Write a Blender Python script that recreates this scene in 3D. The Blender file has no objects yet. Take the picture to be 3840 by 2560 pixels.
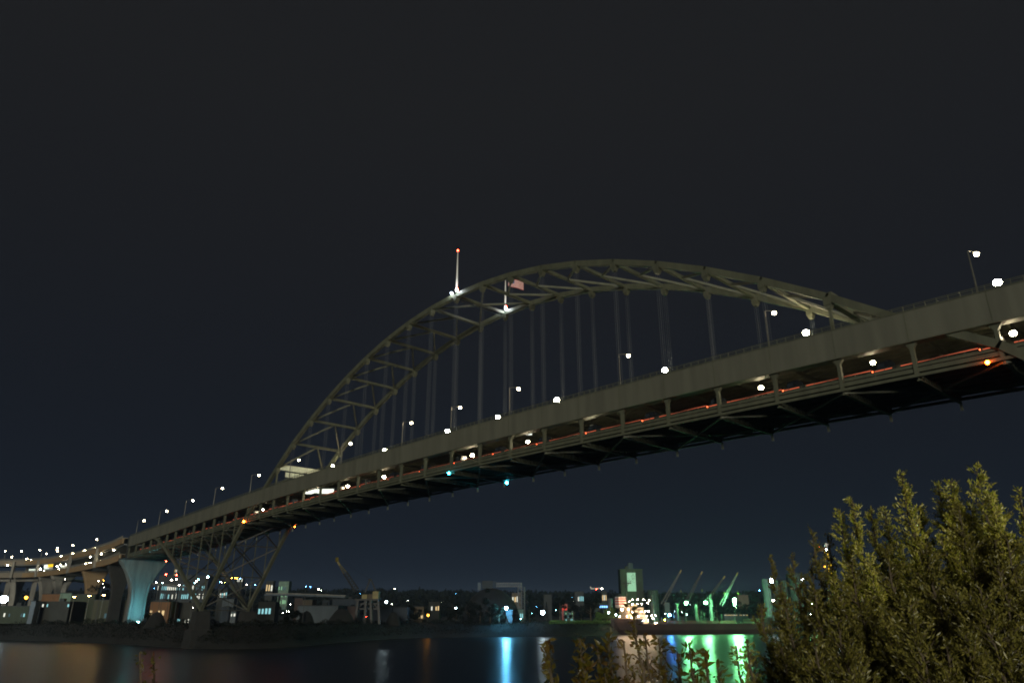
import bpy, math, random
import numpy as np
from mathutils import Vector, Matrix
random.seed(7); rng = np.random.default_rng(11)
S = bpy.context.scene
# ------------------------------------------------------------------ camera
CAM = np.array([179.19, -140.31, 12.54]); YAW, PIT, ROL, FPX = -0.823339, 0.363111, 0.000662, 2738.1
FW = np.array([math.sin(YAW)*math.cos(PIT), math.cos(YAW)*math.cos(PIT), math.sin(PIT)])
_r = np.array([math.cos(YAW), -math.sin(YAW), 0.0]); _u = np.cross(_r, FW)
RT = _r*math.cos(ROL)+_u*math.sin(ROL); UP = -_r*math.sin(ROL)+_u*math.cos(ROL)
FH = np.array([math.sin(YAW), math.cos(YAW), 0.0]); RH = np.array([math.cos(YAW), -math.sin(YAW), 0.0])
cd = bpy.data.cameras.new('camera'); co = bpy.data.objects.new('camera', cd); S.collection.objects.link(co)
co.matrix_world = Matrix(((RT[0], UP[0], -FW[0], CAM[0]), (RT[1], UP[1], -FW[1], CAM[1]), (RT[2], UP[2], -FW[2], CAM[2]), (0, 0, 0, 1)))
cd.sensor_width = 36; cd.lens = 36*FPX/3840; cd.clip_start = 0.3; cd.clip_end = 20000
S.camera = co
# ------------------------------------------------------------------ sky, city glow, exposure
W = bpy.data.worlds.new('World'); S.world = W; W.use_nodes = True
nt = W.node_tree; bg = nt.nodes['Background']
tc = nt.nodes.new('ShaderNodeTexCoord'); sp = nt.nodes.new('ShaderNodeSeparateXYZ'); cr = nt.nodes.new('ShaderNodeValToRGB')
nt.links.new(tc.outputs['Generated'], sp.inputs[0]); nt.links.new(sp.outputs['Z'], cr.inputs[0]); nt.links.new(cr.outputs[0], bg.inputs[0])
el = cr.color_ramp.elements
el[0].position = 0.0; el[0].color = (.0066, .0098, .0185, 1)
el[1].position = 1.0; el[1].color = (.0146, .0152, .0168, 1)
for p_, c_ in ((.10, (.0066, .0092, .0160, 1)), (.25, (.0086, .0104, .0152, 1)), (.45, (.0115, .0124, .0152, 1)), (.62, (.0138, .0144, .0160, 1))):
    e = el.new(p_); e.color = c_
bg.inputs[1].default_value = .86
sd = bpy.data.lights.new('city_glow', 'SUN'); sd.energy = 1.9; sd.angle = math.radians(12); sd.color = (1.0, .95, .78)  # unseen city glow behind the camera, as a low sun lamp
so = bpy.data.objects.new('city_glow', sd); S.collection.objects.link(so)
so.rotation_euler = Vector((.70, -.70, .10)).to_track_quat('Z', 'Y').to_euler()
S.view_settings.view_transform = 'Standard'; S.view_settings.look = 'None'; S.view_settings.exposure = 0; S.view_settings.gamma = 1
S.render.engine = 'CYCLES'
S.cycles.use_denoising = True; S.cycles.sample_clamp_indirect = 4; S.cycles.max_bounces = 4; S.cycles.use_light_tree = True
S.cycles.caustics_reflective = False; S.cycles.caustics_refractive = False; S.cycles.filter_width = 1.9
# ------------------------------------------------------------------ measuring helpers
def ray(px, py): return FW*FPX+RT*(px-1920)-UP*(py-1280)
def at(px, py, D):                       # point seen at a photo pixel, D metres ahead
    d = ray(px, py); return CAM+d*(D/(d@FH))
def on_y(px, py, Y):
    d = ray(px, py); return CAM+d*((Y-CAM[1])/d[1])
def col(px, D, z):                       # ground point under the photo column px
    p = at(px, 2300, D); return np.array([p[0], p[1], z])
def depth(p): return (np.asarray(p)-CAM)@FH
# ------------------------------------------------------------------ materials
M = {}
def mat(name, c, rough=.7, metal=0, var=.25, scale=1.0, bump=0, spec=.5, trans=0, stretch=None):
    m = bpy.data.materials.new(name); m.use_nodes = True; t = m.node_tree; b = t.nodes['Principled BSDF']
    b.inputs['Roughness'].default_value = rough; b.inputs['Metallic'].default_value = metal
    b.inputs['Specular IOR Level'].default_value = spec
    tx = t.nodes.new('ShaderNodeTexCoord'); mp = t.nodes.new('ShaderNodeMapping'); n = t.nodes.new('ShaderNodeTexNoise')
    mp.inputs['Scale'].default_value = stretch or (1, 1, 1); n.inputs['Scale'].default_value = scale; n.inputs['Detail'].default_value = 6
    t.links.new(tx.outputs['Object'], mp.inputs[0]); t.links.new(mp.outputs[0], n.inputs[0])
    r = t.nodes.new('ShaderNodeValToRGB'); r.color_ramp.elements[0].position = .3; r.color_ramp.elements[1].position = .72
    r.color_ramp.elements[0].color = tuple(x*(1-var) for x in c)+(1,); r.color_ramp.elements[1].color = tuple(min(1, x*(1+var)) for x in c)+(1,)
    t.links.new(n.outputs[0], r.inputs[0]); t.links.new(r.outputs[0], b.inputs['Base Color'])
    if bump:
        bu = t.nodes.new('ShaderNodeBump'); bu.inputs['Strength'].default_value = bump; t.links.new(n.outputs[0], bu.inputs['Height']); t.links.new(bu.outputs[0], b.inputs['Normal'])
    M[name] = m; return m
def glow(name, c, L, sample=True):
    m = bpy.data.materials.new(name); m.use_nodes = True; t = m.node_tree; t.nodes.clear()
    e = t.nodes.new('ShaderNodeEmission'); o = t.nodes.new('ShaderNodeOutputMaterial'); e.inputs[0].default_value = tuple(c)+(1,); e.inputs[1].default_value = L
    t.links.new(e.outputs[0], o.inputs[0])
    if not sample: m.cycles.emission_sampling = 'NONE'
    M[name] = m; return m
mat('bridge_paint', (.070, .075, .049), .65, 0, .24, .5, .05, stretch=(1, 1, .25))
mat('girder_paint', (.090, .092, .070), .7, 0, .17, .5, .04, stretch=(1, 1, .10))
mat('shaded_paint', (.026, .027, .022), .7)  # bridge paint darkened for the shade under the deck
mat('pier_concrete', (.085, .09, .085), .9, 0, .30, .5, .12, stretch=(1, 1, .12))  # deck's shadow on the big pier put into this darker concrete
mat('deck_concrete', (.16, .155, .13), .85, 0, .2, .6)
mat('rope', (.032, .042, .052), .5, 0, .1)
mat('lit_pale_paint', (.55, .60, .48), .5, 0, .1)  # pale colour; on portal and end plates it stands for lamplight
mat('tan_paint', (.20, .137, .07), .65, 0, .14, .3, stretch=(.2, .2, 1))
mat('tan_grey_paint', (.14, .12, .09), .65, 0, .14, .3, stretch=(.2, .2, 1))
mat('concrete', (.20, .195, .175), .9, 0, .28, .22, .15, stretch=(1, 1, .35))
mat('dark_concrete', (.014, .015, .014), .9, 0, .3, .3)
mat('asphalt', (.05, .05, .05), .9)
mat('soil', (.006, .007, .006), 1, 0, .5, .08, .3)
mat('bank_growth', (.030, .034, .022), 1, 0, .5, .5, .3)
mat('grass', (.05, .09, .02), 1, 0, .5, .5)
mat('pole_steel', (.11, .11, .09), .5, .3)
mat('lamp_housing', (.35, .35, .32), .5)
mat('bark', (.09, .07, .045), .9)
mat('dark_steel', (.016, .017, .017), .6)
mat('grey_steel', (.13, .14, .14), .6, 0, .2, .5)
mat('pale_steel', (.045, .056, .050), .6, 0, .15, .5)
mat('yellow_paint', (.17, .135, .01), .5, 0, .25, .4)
mat('hull_red', (.034, .018, .016), .6, 0, .3, .1, stretch=(1, 1, .2))
mat('ship_cream', (.55, .45, .34), .6, 0, .15)
mat('ship_deck', (.10, .05, .035), .8)
mat('crane_grey', (.013, .017, .015), .6)
mat('crane_white', (.085, .095, .10), .6)
mat('white_paint', (.75, .75, .72), .5, 0, .05)
mat('red_paint', (.40, .05, .04), .5)
mat('orange_wall', (0.1275, 0.0638, 0.0263), .8, 0, .2, .3)
mat('pink_wall', (0.0600, 0.0413, 0.0375), .8, 0, .2, .3)
mat('beige_wall', (0.0825, 0.0675, 0.0450), .8, 0, .15, .3)
mat('pale_wall', (0.0750, 0.0938, 0.1087), .8, 0, .2, .2, stretch=(1, 1, .2))
mat('blue_wall', (0.0263, 0.0375, 0.0525), .8, 0, .2, .2)
mat('dark_wall', (.018, .020, .016), .8, 0, .35, .15)
mat('olive_wall', (.034, .038, .022), .8, 0, .4, .12, stretch=(3, 3, .2))
mat('green_wall', (0.0300, 0.0413, 0.0255), .8, 0, .25, .15, stretch=(2, 2, .2))
mat('mint_wall', (0.1125, 0.1800, 0.1425), .8, 0, .3, .2)
mat('grey_wall', (0.0263, 0.0315, 0.0338), .8, 0, .2, .2)
mat('glass_dark', (.02, .025, .03), .15)
mat('car_dark', (.012, .014, .016), .25)
mat('car_grey', (.12, .12, .12), .3)
mat('car_red', (.12, .02, .015), .3)
mat('tyre', (.02, .02, .02), .9)
mat('banner_cloth', (.50, .70, .66), .8, 0, .08)
mat('banner_ink', (.03, .06, .06), .8)
mat('flag_white', (.6, .55, .52), .8, 0, .05); mat('flag_red', (.5, .06, .06), .8, 0, .05); mat('flag_blue', (.06, .09, .3), .8, 0, .05)
WARM = (1, .83, .52); CYAN = (.50, .90, 1.0)
glow('lamp_warm', WARM, 240); glow('lamp_warm_near', WARM, 75); glow('lamp_deck', WARM, 130); glow('lamp_white', (1, .92, .75), 160)
glow('far_white', (1, .93, .78), 70); glow('far_cyan', (.35, .85, 1), 60); glow('far_blue', (.12, .45, 1), 70); glow('far_green', (.45, 1, .35), 60)
glow('far_orange', (1, .42, .04), 70); glow('far_red', (1, .04, .02), 130); glow('far_yellow', (.8, .9, .12), 90)
glow('flood_cyan', (.14, .60, 1), 1200); glow('flood_green', (.22, 1, .34), 1700); glow('flood_orange', (1, .42, .03), 14)
glow('flood_ship', (1, .66, .38), 300); glow('flood_blue', (.08, .32, 1), 420); glow('flood_white', (.72, .92, 1), 50)
glow('beacon_red', (1, .05, .02), 60); glow('beacon_orange', (1, .12, .01), 110); glow('beacon_cyan', (.03, .55, .75), 120)
glow('tail_light', (1, .12, .035), 9, False)
for n_, c_, l_ in (('win_cyan', (.35, .80, .85), .9), ('win_white', (.95, .95, .8), 1.1), ('win_warm', (1, .72, .35), .9), ('win_green', (.4, .85, .45), .8), ('win_dim', (.25, .45, .5), .22), ('win_red', (1, .08, .05), .9), ('sign_blue', (.18, .42, 1), 3.2), ('sign_white', (.95, 1, .85), 1.5), ('sign_yellow', (1, .62, .03), 1.3), ('bus_light', (.8, .95, .8), 1.6)):
    glow(n_, c_, l_, False)
# water: a long exposure leaves a soft sheen
def water_mat():
    m = bpy.data.materials.new('river_water'); m.use_nodes = True; t = m.node_tree; b = t.nodes['Principled BSDF']
    b.inputs['Base Color'].default_value = (.008, .011, .011, 1); b.inputs['Roughness'].default_value = .29; b.inputs['IOR'].default_value = 1.33
    tx = t.nodes.new('ShaderNodeTexCoord'); mp = t.nodes.new('ShaderNodeMapping'); n = t.nodes.new('ShaderNodeTexNoise')
    mp.inputs['Rotation'].default_value = (0, 0, YAW); mp.inputs['Scale'].default_value = (.06, .35, 1); n.inputs['Scale'].default_value = 1.0; n.inputs['Detail'].default_value = 4
    bu = t.nodes.new('ShaderNodeBump'); bu.inputs['Strength'].default_value = .2; bu.inputs['Distance'].default_value = .12
    t.links.new(tx.outputs['Object'], mp.inputs[0]); t.links.new(mp.outputs[0], n.inputs[0]); t.links.new(n.outputs[0], bu.inputs['Height']); t.links.new(bu.outputs[0], b.inputs['Normal'])
    M['river_water'] = m
water_mat()
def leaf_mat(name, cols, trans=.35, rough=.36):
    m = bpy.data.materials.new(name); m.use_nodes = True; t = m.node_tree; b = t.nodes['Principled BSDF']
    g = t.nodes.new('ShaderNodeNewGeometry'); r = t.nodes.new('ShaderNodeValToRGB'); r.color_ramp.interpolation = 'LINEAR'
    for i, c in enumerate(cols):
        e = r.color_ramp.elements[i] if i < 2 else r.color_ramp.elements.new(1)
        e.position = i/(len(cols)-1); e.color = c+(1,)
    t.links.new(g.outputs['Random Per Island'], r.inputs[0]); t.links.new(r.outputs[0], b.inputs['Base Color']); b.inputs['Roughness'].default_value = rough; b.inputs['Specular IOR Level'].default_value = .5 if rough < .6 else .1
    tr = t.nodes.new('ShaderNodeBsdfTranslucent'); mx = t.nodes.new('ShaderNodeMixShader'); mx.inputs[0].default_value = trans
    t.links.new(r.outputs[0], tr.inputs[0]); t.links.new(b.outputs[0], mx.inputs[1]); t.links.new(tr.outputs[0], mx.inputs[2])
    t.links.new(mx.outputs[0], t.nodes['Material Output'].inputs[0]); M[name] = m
leaf_mat('lit_willow_leaf', [(.09, .11, .014), (.34, .37, .035), (.52, .50, .06), (.44, .37, .07), (.80, .76, .32)], .15)  # lamplight on the saplings put into the raised leaf colours
leaf_mat('brown_leaf', [(.05, .052, .012), (.15, .14, .028), (.24, .21, .045), (.14, .14, .028)], .2)  # darker leaf; on the low saplings it stands for their shade
leaf_mat('ash_leaf', [(.05, .05, .010), (.12, .10, .015), (.16, .12, .02), (.10, .05, .012)])
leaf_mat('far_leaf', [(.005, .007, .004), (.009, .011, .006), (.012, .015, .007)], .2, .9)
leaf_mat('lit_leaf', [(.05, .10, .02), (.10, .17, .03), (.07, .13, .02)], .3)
# ------------------------------------------------------------------ mesh builder
class MB:
    def __init__(s): s.v = []; s.f = []; s.n = 0
    def add(s, v, f):
        s.v.append(np.asarray(v, float)); s.f += [tuple(i+s.n for i in q) for q in f]; s.n += len(v); return s
    def box(s, a, b):
        x0, y0, z0 = a; x1, y1, z1 = b
        return s.add([(x0, y0, z0), (x1, y0, z0), (x1, y1, z0), (x0, y1, z0), (x0, y0, z1), (x1, y0, z1), (x1, y1, z1), (x0, y1, z1)],
                     [(0, 3, 2, 1), (4, 5, 6, 7), (0, 1, 5, 4), (1, 2, 6, 5), (2, 3, 7, 6), (3, 0, 4, 7)])
    def beam(s, p, q, w, h, up=(0, 0, 1), w2=None, h2=None):
        p = np.asarray(p, float); q = np.asarray(q, float); d = q-p; d /= np.linalg.norm(d)
        sx = np.cross(d, up); ns = np.linalg.norm(sx); sx = sx/ns if ns > 1e-6 else np.array([1., 0, 0]); uz = np.cross(sx, d)
        w2 = w if w2 is None else w2; h2 = h if h2 is None else h2
        vs = []
        for c, a, b in ((p, w, h), (q, w2, h2)):
            for i, j in ((-1, -1), (1, -1), (1, 1), (-1, 1)): vs.append(c+sx*a/2*i+uz*b/2*j)
        return s.add(vs, [(0, 3, 2, 1), (4, 5, 6, 7), (0, 1, 5, 4), (1, 2, 6, 5), (2, 3, 7, 6), (3, 0, 4, 7)])
    def tube(s, pts, rad, n=6, cap=True):
        pts = [np.asarray(p, float) for p in pts]; rad = rad if hasattr(rad, '__len__') else [rad]*len(pts); vs = []
        for i, p in enumerate(pts):
            d = pts[min(i+1, len(pts)-1)]-pts[max(i-1, 0)]; d /= np.linalg.norm(d)+1e-9
            a = np.cross(d, (0, 0, 1)); a = a/np.linalg.norm(a) if np.linalg.norm(a) > 1e-3 else np.array([1., 0, 0]); b = np.cross(d, a)
            for k in range(n):
                t = 2*math.pi*k/n; vs.append(p+(a*math.cos(t)+b*math.sin(t))*rad[i])
        fs = [(i*n+k, i*n+(k+1) % n, (i+1)*n+(k+1) % n, (i+1)*n+k) for i in range(len(pts)-1) for k in range(n)]
        if cap: fs += [tuple(range(n-1, -1, -1)), tuple((len(pts)-1)*n+k for k in range(n))]
        return s.add(vs, fs)
    def ball(s, c, r, n=8, m=5, sz=1.0):
        vs = [(c[0], c[1], c[2]+r*sz)]; 
        for i in range(1, m):
            a = math.pi*i/m
            for k in range(n):
                t = 2*math.pi*k/n; vs.append((c[0]+r*math.sin(a)*math.cos(t), c[1]+r*math.sin(a)*math.sin(t), c[2]+r*sz*math.cos(a)))
        vs.append((c[0], c[1], c[2]-r*sz)); L = len(vs)-1
        fs = [(0, 1+k, 1+(k+1) % n) for k in range(n)]+[(1+i*n+k, 1+(i+1)*n+k, 1+(i+1)*n+(k+1) % n, 1+i*n+(k+1) % n) for i in range(m-2) for k in range(n)]
        fs += [(L, 1+(m-2)*n+(k+1) % n, 1+(m-2)*n+k) for k in range(n)]
        return s.add(vs, fs)
    def prism(s, prof, a0, a1, axis='y'):   # closed profile extruded
        n = len(prof); vs = []
        for a in (a0, a1):
            for (u, v) in prof: vs.append({'y': (u, a, v), 'x': (a, u, v), 'z': (u, v, a)}[axis])
        return s.add(vs, [tuple(range(n)), tuple(range(2*n-1, n-1, -1))]+[(i, n+i, n+(i+1) % n, (i+1) % n) for i in range(n)])
    def loft(s, rings):                      # rings of equal count, closed with caps
        n = len(rings[0]); vs = [p for r in rings for p in r]
        fs = [(i*n+k, i*n+(k+1) % n, (i+1)*n+(k+1) % n, (i+1)*n+k) for i in range(len(rings)-1) for k in range(n)]
        fs += [tuple(range(n-1, -1, -1)), tuple((len(rings)-1)*n+k for k in range(n))]
        return s.add(vs, fs)
    def build(s, name, m, parent=None, smooth=False):
        org = np.zeros(3)
        me = bpy.data.meshes.new(name); v = np.concatenate(s.v)
        if parent is not None: org = np.array(parent_loc(parent))
        me.from_pydata((v-org).tolist(), [], s.f); me.update()
        if not isinstance(m, (list, tuple)): m = [m]
        for q in m: me.materials.append(M[q])
        if smooth: me.polygons.foreach_set('use_smooth', [True]*len(me.polygons))
        o = bpy.data.objects.new(name, me); S.collection.objects.link(o)
        if parent is not None: o.parent = parent
        return o
def parent_loc(p):
    l = np.array(p.location)
    while p.parent: p = p.parent; l = l+np.array(p.location)
    return l
def tag(o, label=None, cat=None, group=None, kind=None):
    if label: o['label'] = label
    if cat: o['category'] = cat
    if group: o['group'] = group
    if kind: o['kind'] = kind
    return o
def thing(name, label, cat, loc=(0, 0, 0), group=None):
    o = bpy.data.objects.new(name, None); S.collection.objects.link(o); o.location = [float(x) for x in loc]; o.empty_display_size = .5
    return tag(o, label, cat, group)
ORD = 'first second third fourth fifth sixth seventh eighth ninth tenth eleventh twelfth thirteenth fourteenth fifteenth sixteenth seventeenth eighteenth nineteenth twentieth'.split()
def nth(i):
    if i < 20: return ORD[i]
    t = {2: 'twenty', 3: 'thirty', 4: 'forty', 5: 'fifty', 6: 'sixty', 7: 'seventy', 8: 'eighty', 9: 'ninety'}
    i += 1
    if i % 10 == 0: return t[i//10][:-1]+'ieth'
    return t[i//10]+'-'+ORD[i % 10-1]
def recalc(o):
    import bmesh
    b = bmesh.new(); b.from_mesh(o.data); bmesh.ops.recalc_face_normals(b, faces=b.faces); b.to_mesh(o.data); b.free()
# ------------------------------------------------------------------ the setting
def structure(name, vs, fs, m, smooth=False):
    o = MB().add(vs, fs).build(name, m, smooth=smooth); o['kind'] = 'structure'; return o
structure('river_water', [(-9000, -9000, 0), (9000, -9000, 0), (9000, 9000, 0), (-9000, 9000, 0)], [(0, 1, 2, 3)], 'river_water')
BANK = [(-2500, 560), (-900, 540), (-300, 520), (0, 500), (200, 470), (400, 430), (560, 392), (680, 362), (760, 352), (960, 350), (1100, 372), (1250, 430), (1450, 520), (1640, 575), (1900, 590), (2100, 600), (2300, 650), (2400, 710), (2800, 735), (3200, 760), (3840, 800), (5000, 900), (7000, 1100)]
def bankD(px): return float(np.interp(px, [b[0] for b in BANK], [b[1] for b in BANK]))
def pxcol(p):
    d = np.asarray(p)-CAM; w = d@FH; return 1920+ (d@RH)/w*FPX*math.cos(PIT)*1.0
def colx(px): return (px-1920)/(FPX/math.cos(PIT))           # tan of azimuth of a column at the horizon row
def gpt(px, D, z):
    t = colx_h(px); p = CAM+FH*D+RH*D*t; return (p[0], p[1], z)
def colx_h(px):
    d = ray(px, 2320); return (d@RH)/(d@FH)
def hill(px, D):
    t = min(1, max(0, (D-1000)/900.)); t = t*t*(3-2*t)
    top = np.interp(px, [-2500, 0, 900, 1500, 2100, 2600, 3000, 5000], [50, 52, 56, 54, 50, 48, 52, 60])
    return 10+t*top
pxs = list(np.arange(-2500, 7001, 90)); rows = [(0, -1.5), (3, 1.2), (9, 5.5), (16, 8.6), (24, 9.6), (40, 10)]
vs = []; fs = []
ds = [60, 120, 250, 400, 550, 700, 800, 900, 1000, 1150, 1300, 1500, 1800, 2400, 5000, 9000]
for px in pxs:
    b = bankD(px)
    for a, z in rows: vs.append(gpt(px, b+a+random.uniform(-1, 1)*(a > 0)*1.2, z+(random.uniform(-.4, .4) if a > 3 else 0)))
    for a in ds: vs.append(gpt(px, max(b+a, b+60), hill(px, b+a)))
R_ = len(rows)+len(ds)
for i in range(len(pxs)-1):
    for j in range(R_-1): fs.append((i*R_+j, (i+1)*R_+j, (i+1)*R_+j+1, i*R_+j+1))
structure('far_bank_ground', vs, fs, 'soil', True)
vs = []; fs = []
nb = [(-400, 11.5), (-30, 11.2), (0, 10.9), (6, 10.3), (12, 9.4), (20, 8.0), (40, 5.0), (70, 1.0), (85, -1.5)]
for i, s_ in enumerate(np.linspace(-700, 900, 80)):
    for a, z in nb:
        p = CAM+FH*(a+random.uniform(-.5, .5))+RH*s_; vs.append((p[0], p[1], z+random.uniform(-.15, .15)))
for i in range(79):
    for j in range(len(nb)-1): fs.append((i*len(nb)+j, (i+1)*len(nb)+j, (i+1)*len(nb)+j+1, i*len(nb)+j+1))
structure('near_bank_ground', vs, fs, 'soil', True)
# leaf clouds -------------------------------------------------------
def leaves_mesh(P, A, L, Wd, B=None):
    """diamond leaves: P base points, A directions, L lengths, Wd widths"""
    n = len(P); A = A/np.linalg.norm(A, axis=1)[:, None]
    q = rng.normal(size=(n, 3)) if B is None else B
    s = np.cross(A, q); s /= np.linalg.norm(s, axis=1)[:, None]+1e-9; nn = np.cross(s, A)
    L = L[:, None]; Wd = Wd[:, None]
    v = np.stack([P, P+A*L*.45+s*Wd*.5+nn*Wd*.18, P+A*L, P+A*L*.45-s*Wd*.5+nn*Wd*.18], 1).reshape(-1, 3)
    idx = np.arange(n)*4
    f = np.concatenate([np.stack([idx, idx+1, idx+2], 1), np.stack([idx, idx+2, idx+3], 1)])
    return v, f
def build_leaves(name, v, f, m, parent=None):
    me = bpy.data.meshes.new(name); org = parent_loc(parent) if parent is not None else np.zeros(3); v = v-org
    me.vertices.add(len(v)); me.vertices.foreach_set('co', v.astype(np.float32).ravel())
    me.loops.add(f.size); me.loops.foreach_set('vertex_index', f.astype(np.int32).ravel())
    me.polygons.add(len(f)); me.polygons.foreach_set('loop_start', np.arange(len(f), dtype=np.int32)*f.shape[1]); me.polygons.foreach_set('loop_total', np.full(len(f), f.shape[1], np.int32))
    me.update(); me.materials.append(M[m]); o = bpy.data.objects.new(name, me); S.collection.objects.link(o)
    if parent is not None: o.parent = parent
    return o
def clump_points(c, R, H, n, k=9):
    """points spread in lumpy clumps round a centre"""
    cc = rng.normal(size=(k, 3))*np.array([R*.5, R*.5, H*.3])+np.array(c); rr = rng.uniform(.25, .5, k)*R
    i = rng.integers(0, k, n); d = rng.normal(size=(n, 3)); d /= np.linalg.norm(d, axis=1)[:, None]
    return cc[i]+d*(rr[i]*rng.uniform(.5, 1.05, n))[:, None]*np.array([1, 1, .8])
def far_tree(px, D, zb, h, R, label, group, m='far_leaf', n=900, conifer=False, name='bank_tree', leaf=.9):
    b = np.array(gpt(px, D, zb)); t = thing(name, label, 'tree', b, group)
    tr = MB().tube([b, b+[.1, .1, h*.4], b+[0, .2, h*.85]], [h*.03, h*.02, h*.006], 6)
    for k in range(5):
        a = rng.uniform(0, 6.28); z = h*rng.uniform(.3, .7); tr.tube([b+[0, .1, z], b+[math.cos(a)*R*.6, math.sin(a)*R*.6, z+h*.14]], [h*.012, h*.004], 5)
    tr.build('trunk', 'bark', t)
    if conifer:
        z = rng.uniform(.06, 1, n)**.9; a = rng.uniform(0, 6.28, n); r = R*(1-z)*rng.uniform(.3, 1.05, n)*(.8+.25*np.sin(z*h*2.2))
        P = b+np.stack([np.cos(a)*r, np.sin(a)*r, z*h-r*.25], 1)
    else: P = clump_points(b+[0, 0, h*.62], R, h, n)
    P[:, 2] = np.maximum(P[:, 2], zb+.2)
    v, f = leaves_mesh(P, rng.normal(size=(n, 3)), rng.uniform(.6, 1.2, n)*leaf, rng.uniform(.4, .8, n)*leaf)
    build_leaves('crown', v, f, m, t); return t
# dense growth along the bank top (nobody could count it)
n = 52000; q = rng.uniform(-600, 4200, n); P = np.zeros((n, 3))
lump = .5+.5*np.sin(q*.031)*np.sin(q*.0113+1)+.35*np.sin(q*.12)
off = rng.uniform(2, 30, n); base = np.interp(off, [0, 9, 16, 40], [1, 5.5, 8.6, 10])
hmax = np.clip(1.6+2.2*lump, .8, 4.4)*np.interp(off, [2, 10, 18, 30], [.6, .9, 1.0, .8])
for i in range(n): P[i] = gpt(q[i], bankD(q[i])+off[i], base[i]+hmax[i]*rng.uniform(.05, 1)**.8)
v, f = leaves_mesh(P, rng.normal(size=(n, 3))+[0, 0, .6], rng.uniform(.4, 1.0, n), rng.uniform(.25, .6, n))
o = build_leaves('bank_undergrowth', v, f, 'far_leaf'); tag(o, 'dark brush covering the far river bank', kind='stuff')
# far hillside wood reading as one mass
n = 60000; q = rng.uniform(-500, 4300, n); D = rng.uniform(1150, 2100, n); P = np.zeros((n, 3))
lumph = 9+7*(.5+.5*np.sin(q*.045+np.sin(D*.02)))*(.6+.4*np.sin(q*.17+D*.05))
for i in range(n): P[i] = gpt(q[i], D[i], hill(q[i], D[i]-bankD(q[i])*0)+lumph[i]*rng.uniform(0, 1)**.6)
v, f = leaves_mesh(P, rng.normal(size=(n, 3)), rng.uniform(5, 10, n), rng.uniform(3.5, 7, n))
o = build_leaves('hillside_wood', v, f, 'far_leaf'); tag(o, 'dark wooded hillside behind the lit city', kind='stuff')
# ------------------------------------------------------------------ THE ARCH BRIDGE
PAN = 13.66; WB = 22.5
def X(k): return (k-14)*PAN if k >= 6 else -8*PAN+(k-6)*PAN*.92
_pf = np.polyfit([-14, -10, -5.7, -1, 1.3, 3, 6, 9, 12, 14, 18, 21, 24, 28, 31], [57.4, 59.0, 60.8, 63.2, 64.6, 65.6, 66.6, 67.3, 67.6, 67.6, 67.3, 67.0, 66.4, 65.2, 64.2], 4)
def gt(k): return float(np.polyval(_pf, k))
def az(k):
    d = (k-14)/10.
    if abs(d) <= 1.02: return 115.4-52.07*d*d+1.41*d**4
    kk = k if k <= 14 else 28-k
    return float(np.interp(kk, [0, 2.74, 3.8], [17.6, 53.6, 64.4]))
def sz(k):                                # side-span half arch
    return float(np.interp(-k, [0, 1, 2, 3, 4, 5, 6, 7], [16.2, 23.0, 30.0, 36.6, 42.4, 48.2, 53.4, 56.5]))
br = thing('arch_bridge', 'long double-deck steel arch bridge crossing the river under a dark sky', 'bridge', (0, 0, 0))
KS = range(-10, 30)
for y0, y1 in ((-.95, .95), (WB-.95, WB+.95)):
    g = MB()
    for k in range(-10, 29):
        a, b = gt(k), gt(k+1); xa, xb = X(k), X(k+1)
        g.add([(xa, y0, a-5.8), (xb, y0, b-5.8), (xb, y1, b-5.8), (xa, y1, a-5.8), (xa, y0, a), (xb, y0, b), (xb, y1, b), (xa, y1, a)], [(0, 3, 2, 1), (4, 5, 6, 7), (0, 1, 5, 4), (2, 3, 7, 6)]+([(3, 0, 4, 7)] if k == -10 else [])+([(1, 2, 6, 5)] if k == 28 else []))
    g.build('stiffening_girder', 'girder_paint', br)
    fl = MB()
    for k in range(-10, 29):
        for dz, hh, e in ((-5.90, .18, .22), (.10, .18, .14)):
            fl.beam((X(k), (y0+y1)/2, gt(k)+dz), (X(k+1), (y0+y1)/2, gt(k+1)+dz), 1.9+2*e, hh)
        fl.box((X(k)-.09, y0-.03, gt(k)-5.7), (X(k)+.09, y0-.003, gt(k)-.02))
    fl.build('girder_flange', 'bridge_paint', br)
for yy in (-.7, WB+.7):
    r = MB()
    for k in range(-10, 29):
        for dz in (.55, .95, 1.25): r.beam((X(k), yy, gt(k)+dz), (X(k+1), yy, gt(k+1)+dz), .09, .09)
        for j in range(7):
            kk = k+j/7.; xx = X(k)+(X(k+1)-X(k))*j/7.; z = gt(kk); r.box((xx-.06, yy-.06, z+.18), (xx+.06, yy+.06, z+1.3))
    r.build('upper_railing', 'bridge_paint', br)
def slab(y0, y1, dz0, dz1, k0=-10, k1=29):
    s = MB()
    for k in range(k0, k1):
        xa, xb = X(k), X(k+1); a, b = gt(k), gt(k+1)
        s.add([(xa, y0, a+dz0), (xb, y0, b+dz0), (xb, y1, b+dz0), (xa, y1, a+dz0), (xa, y0, a+dz1), (xb, y0, b+dz1), (xb, y1, b+dz1), (xa, y1, a+dz1)], [(0, 3, 2, 1), (4, 5, 6, 7), (0, 1, 5, 4), (2, 3, 7, 6)])
    return s
slab(.96, WB-.96, -1.7, -1.4).build('upper_deck', 'deck_concrete', br)
slab(.3, WB-.3, -10.85, -10.6).build('lower_deck', 'deck_concrete', br)
for i in range(7):
    y = 2.6+i*2.9; slab(y-.18, y+.18, -2.6, -1.71).build('upper_stringer', 'bridge_paint', br)
    slab(y-.2, y+.2, -11.7, -10.86).build('lower_stringer', 'bridge_paint', br)
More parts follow.
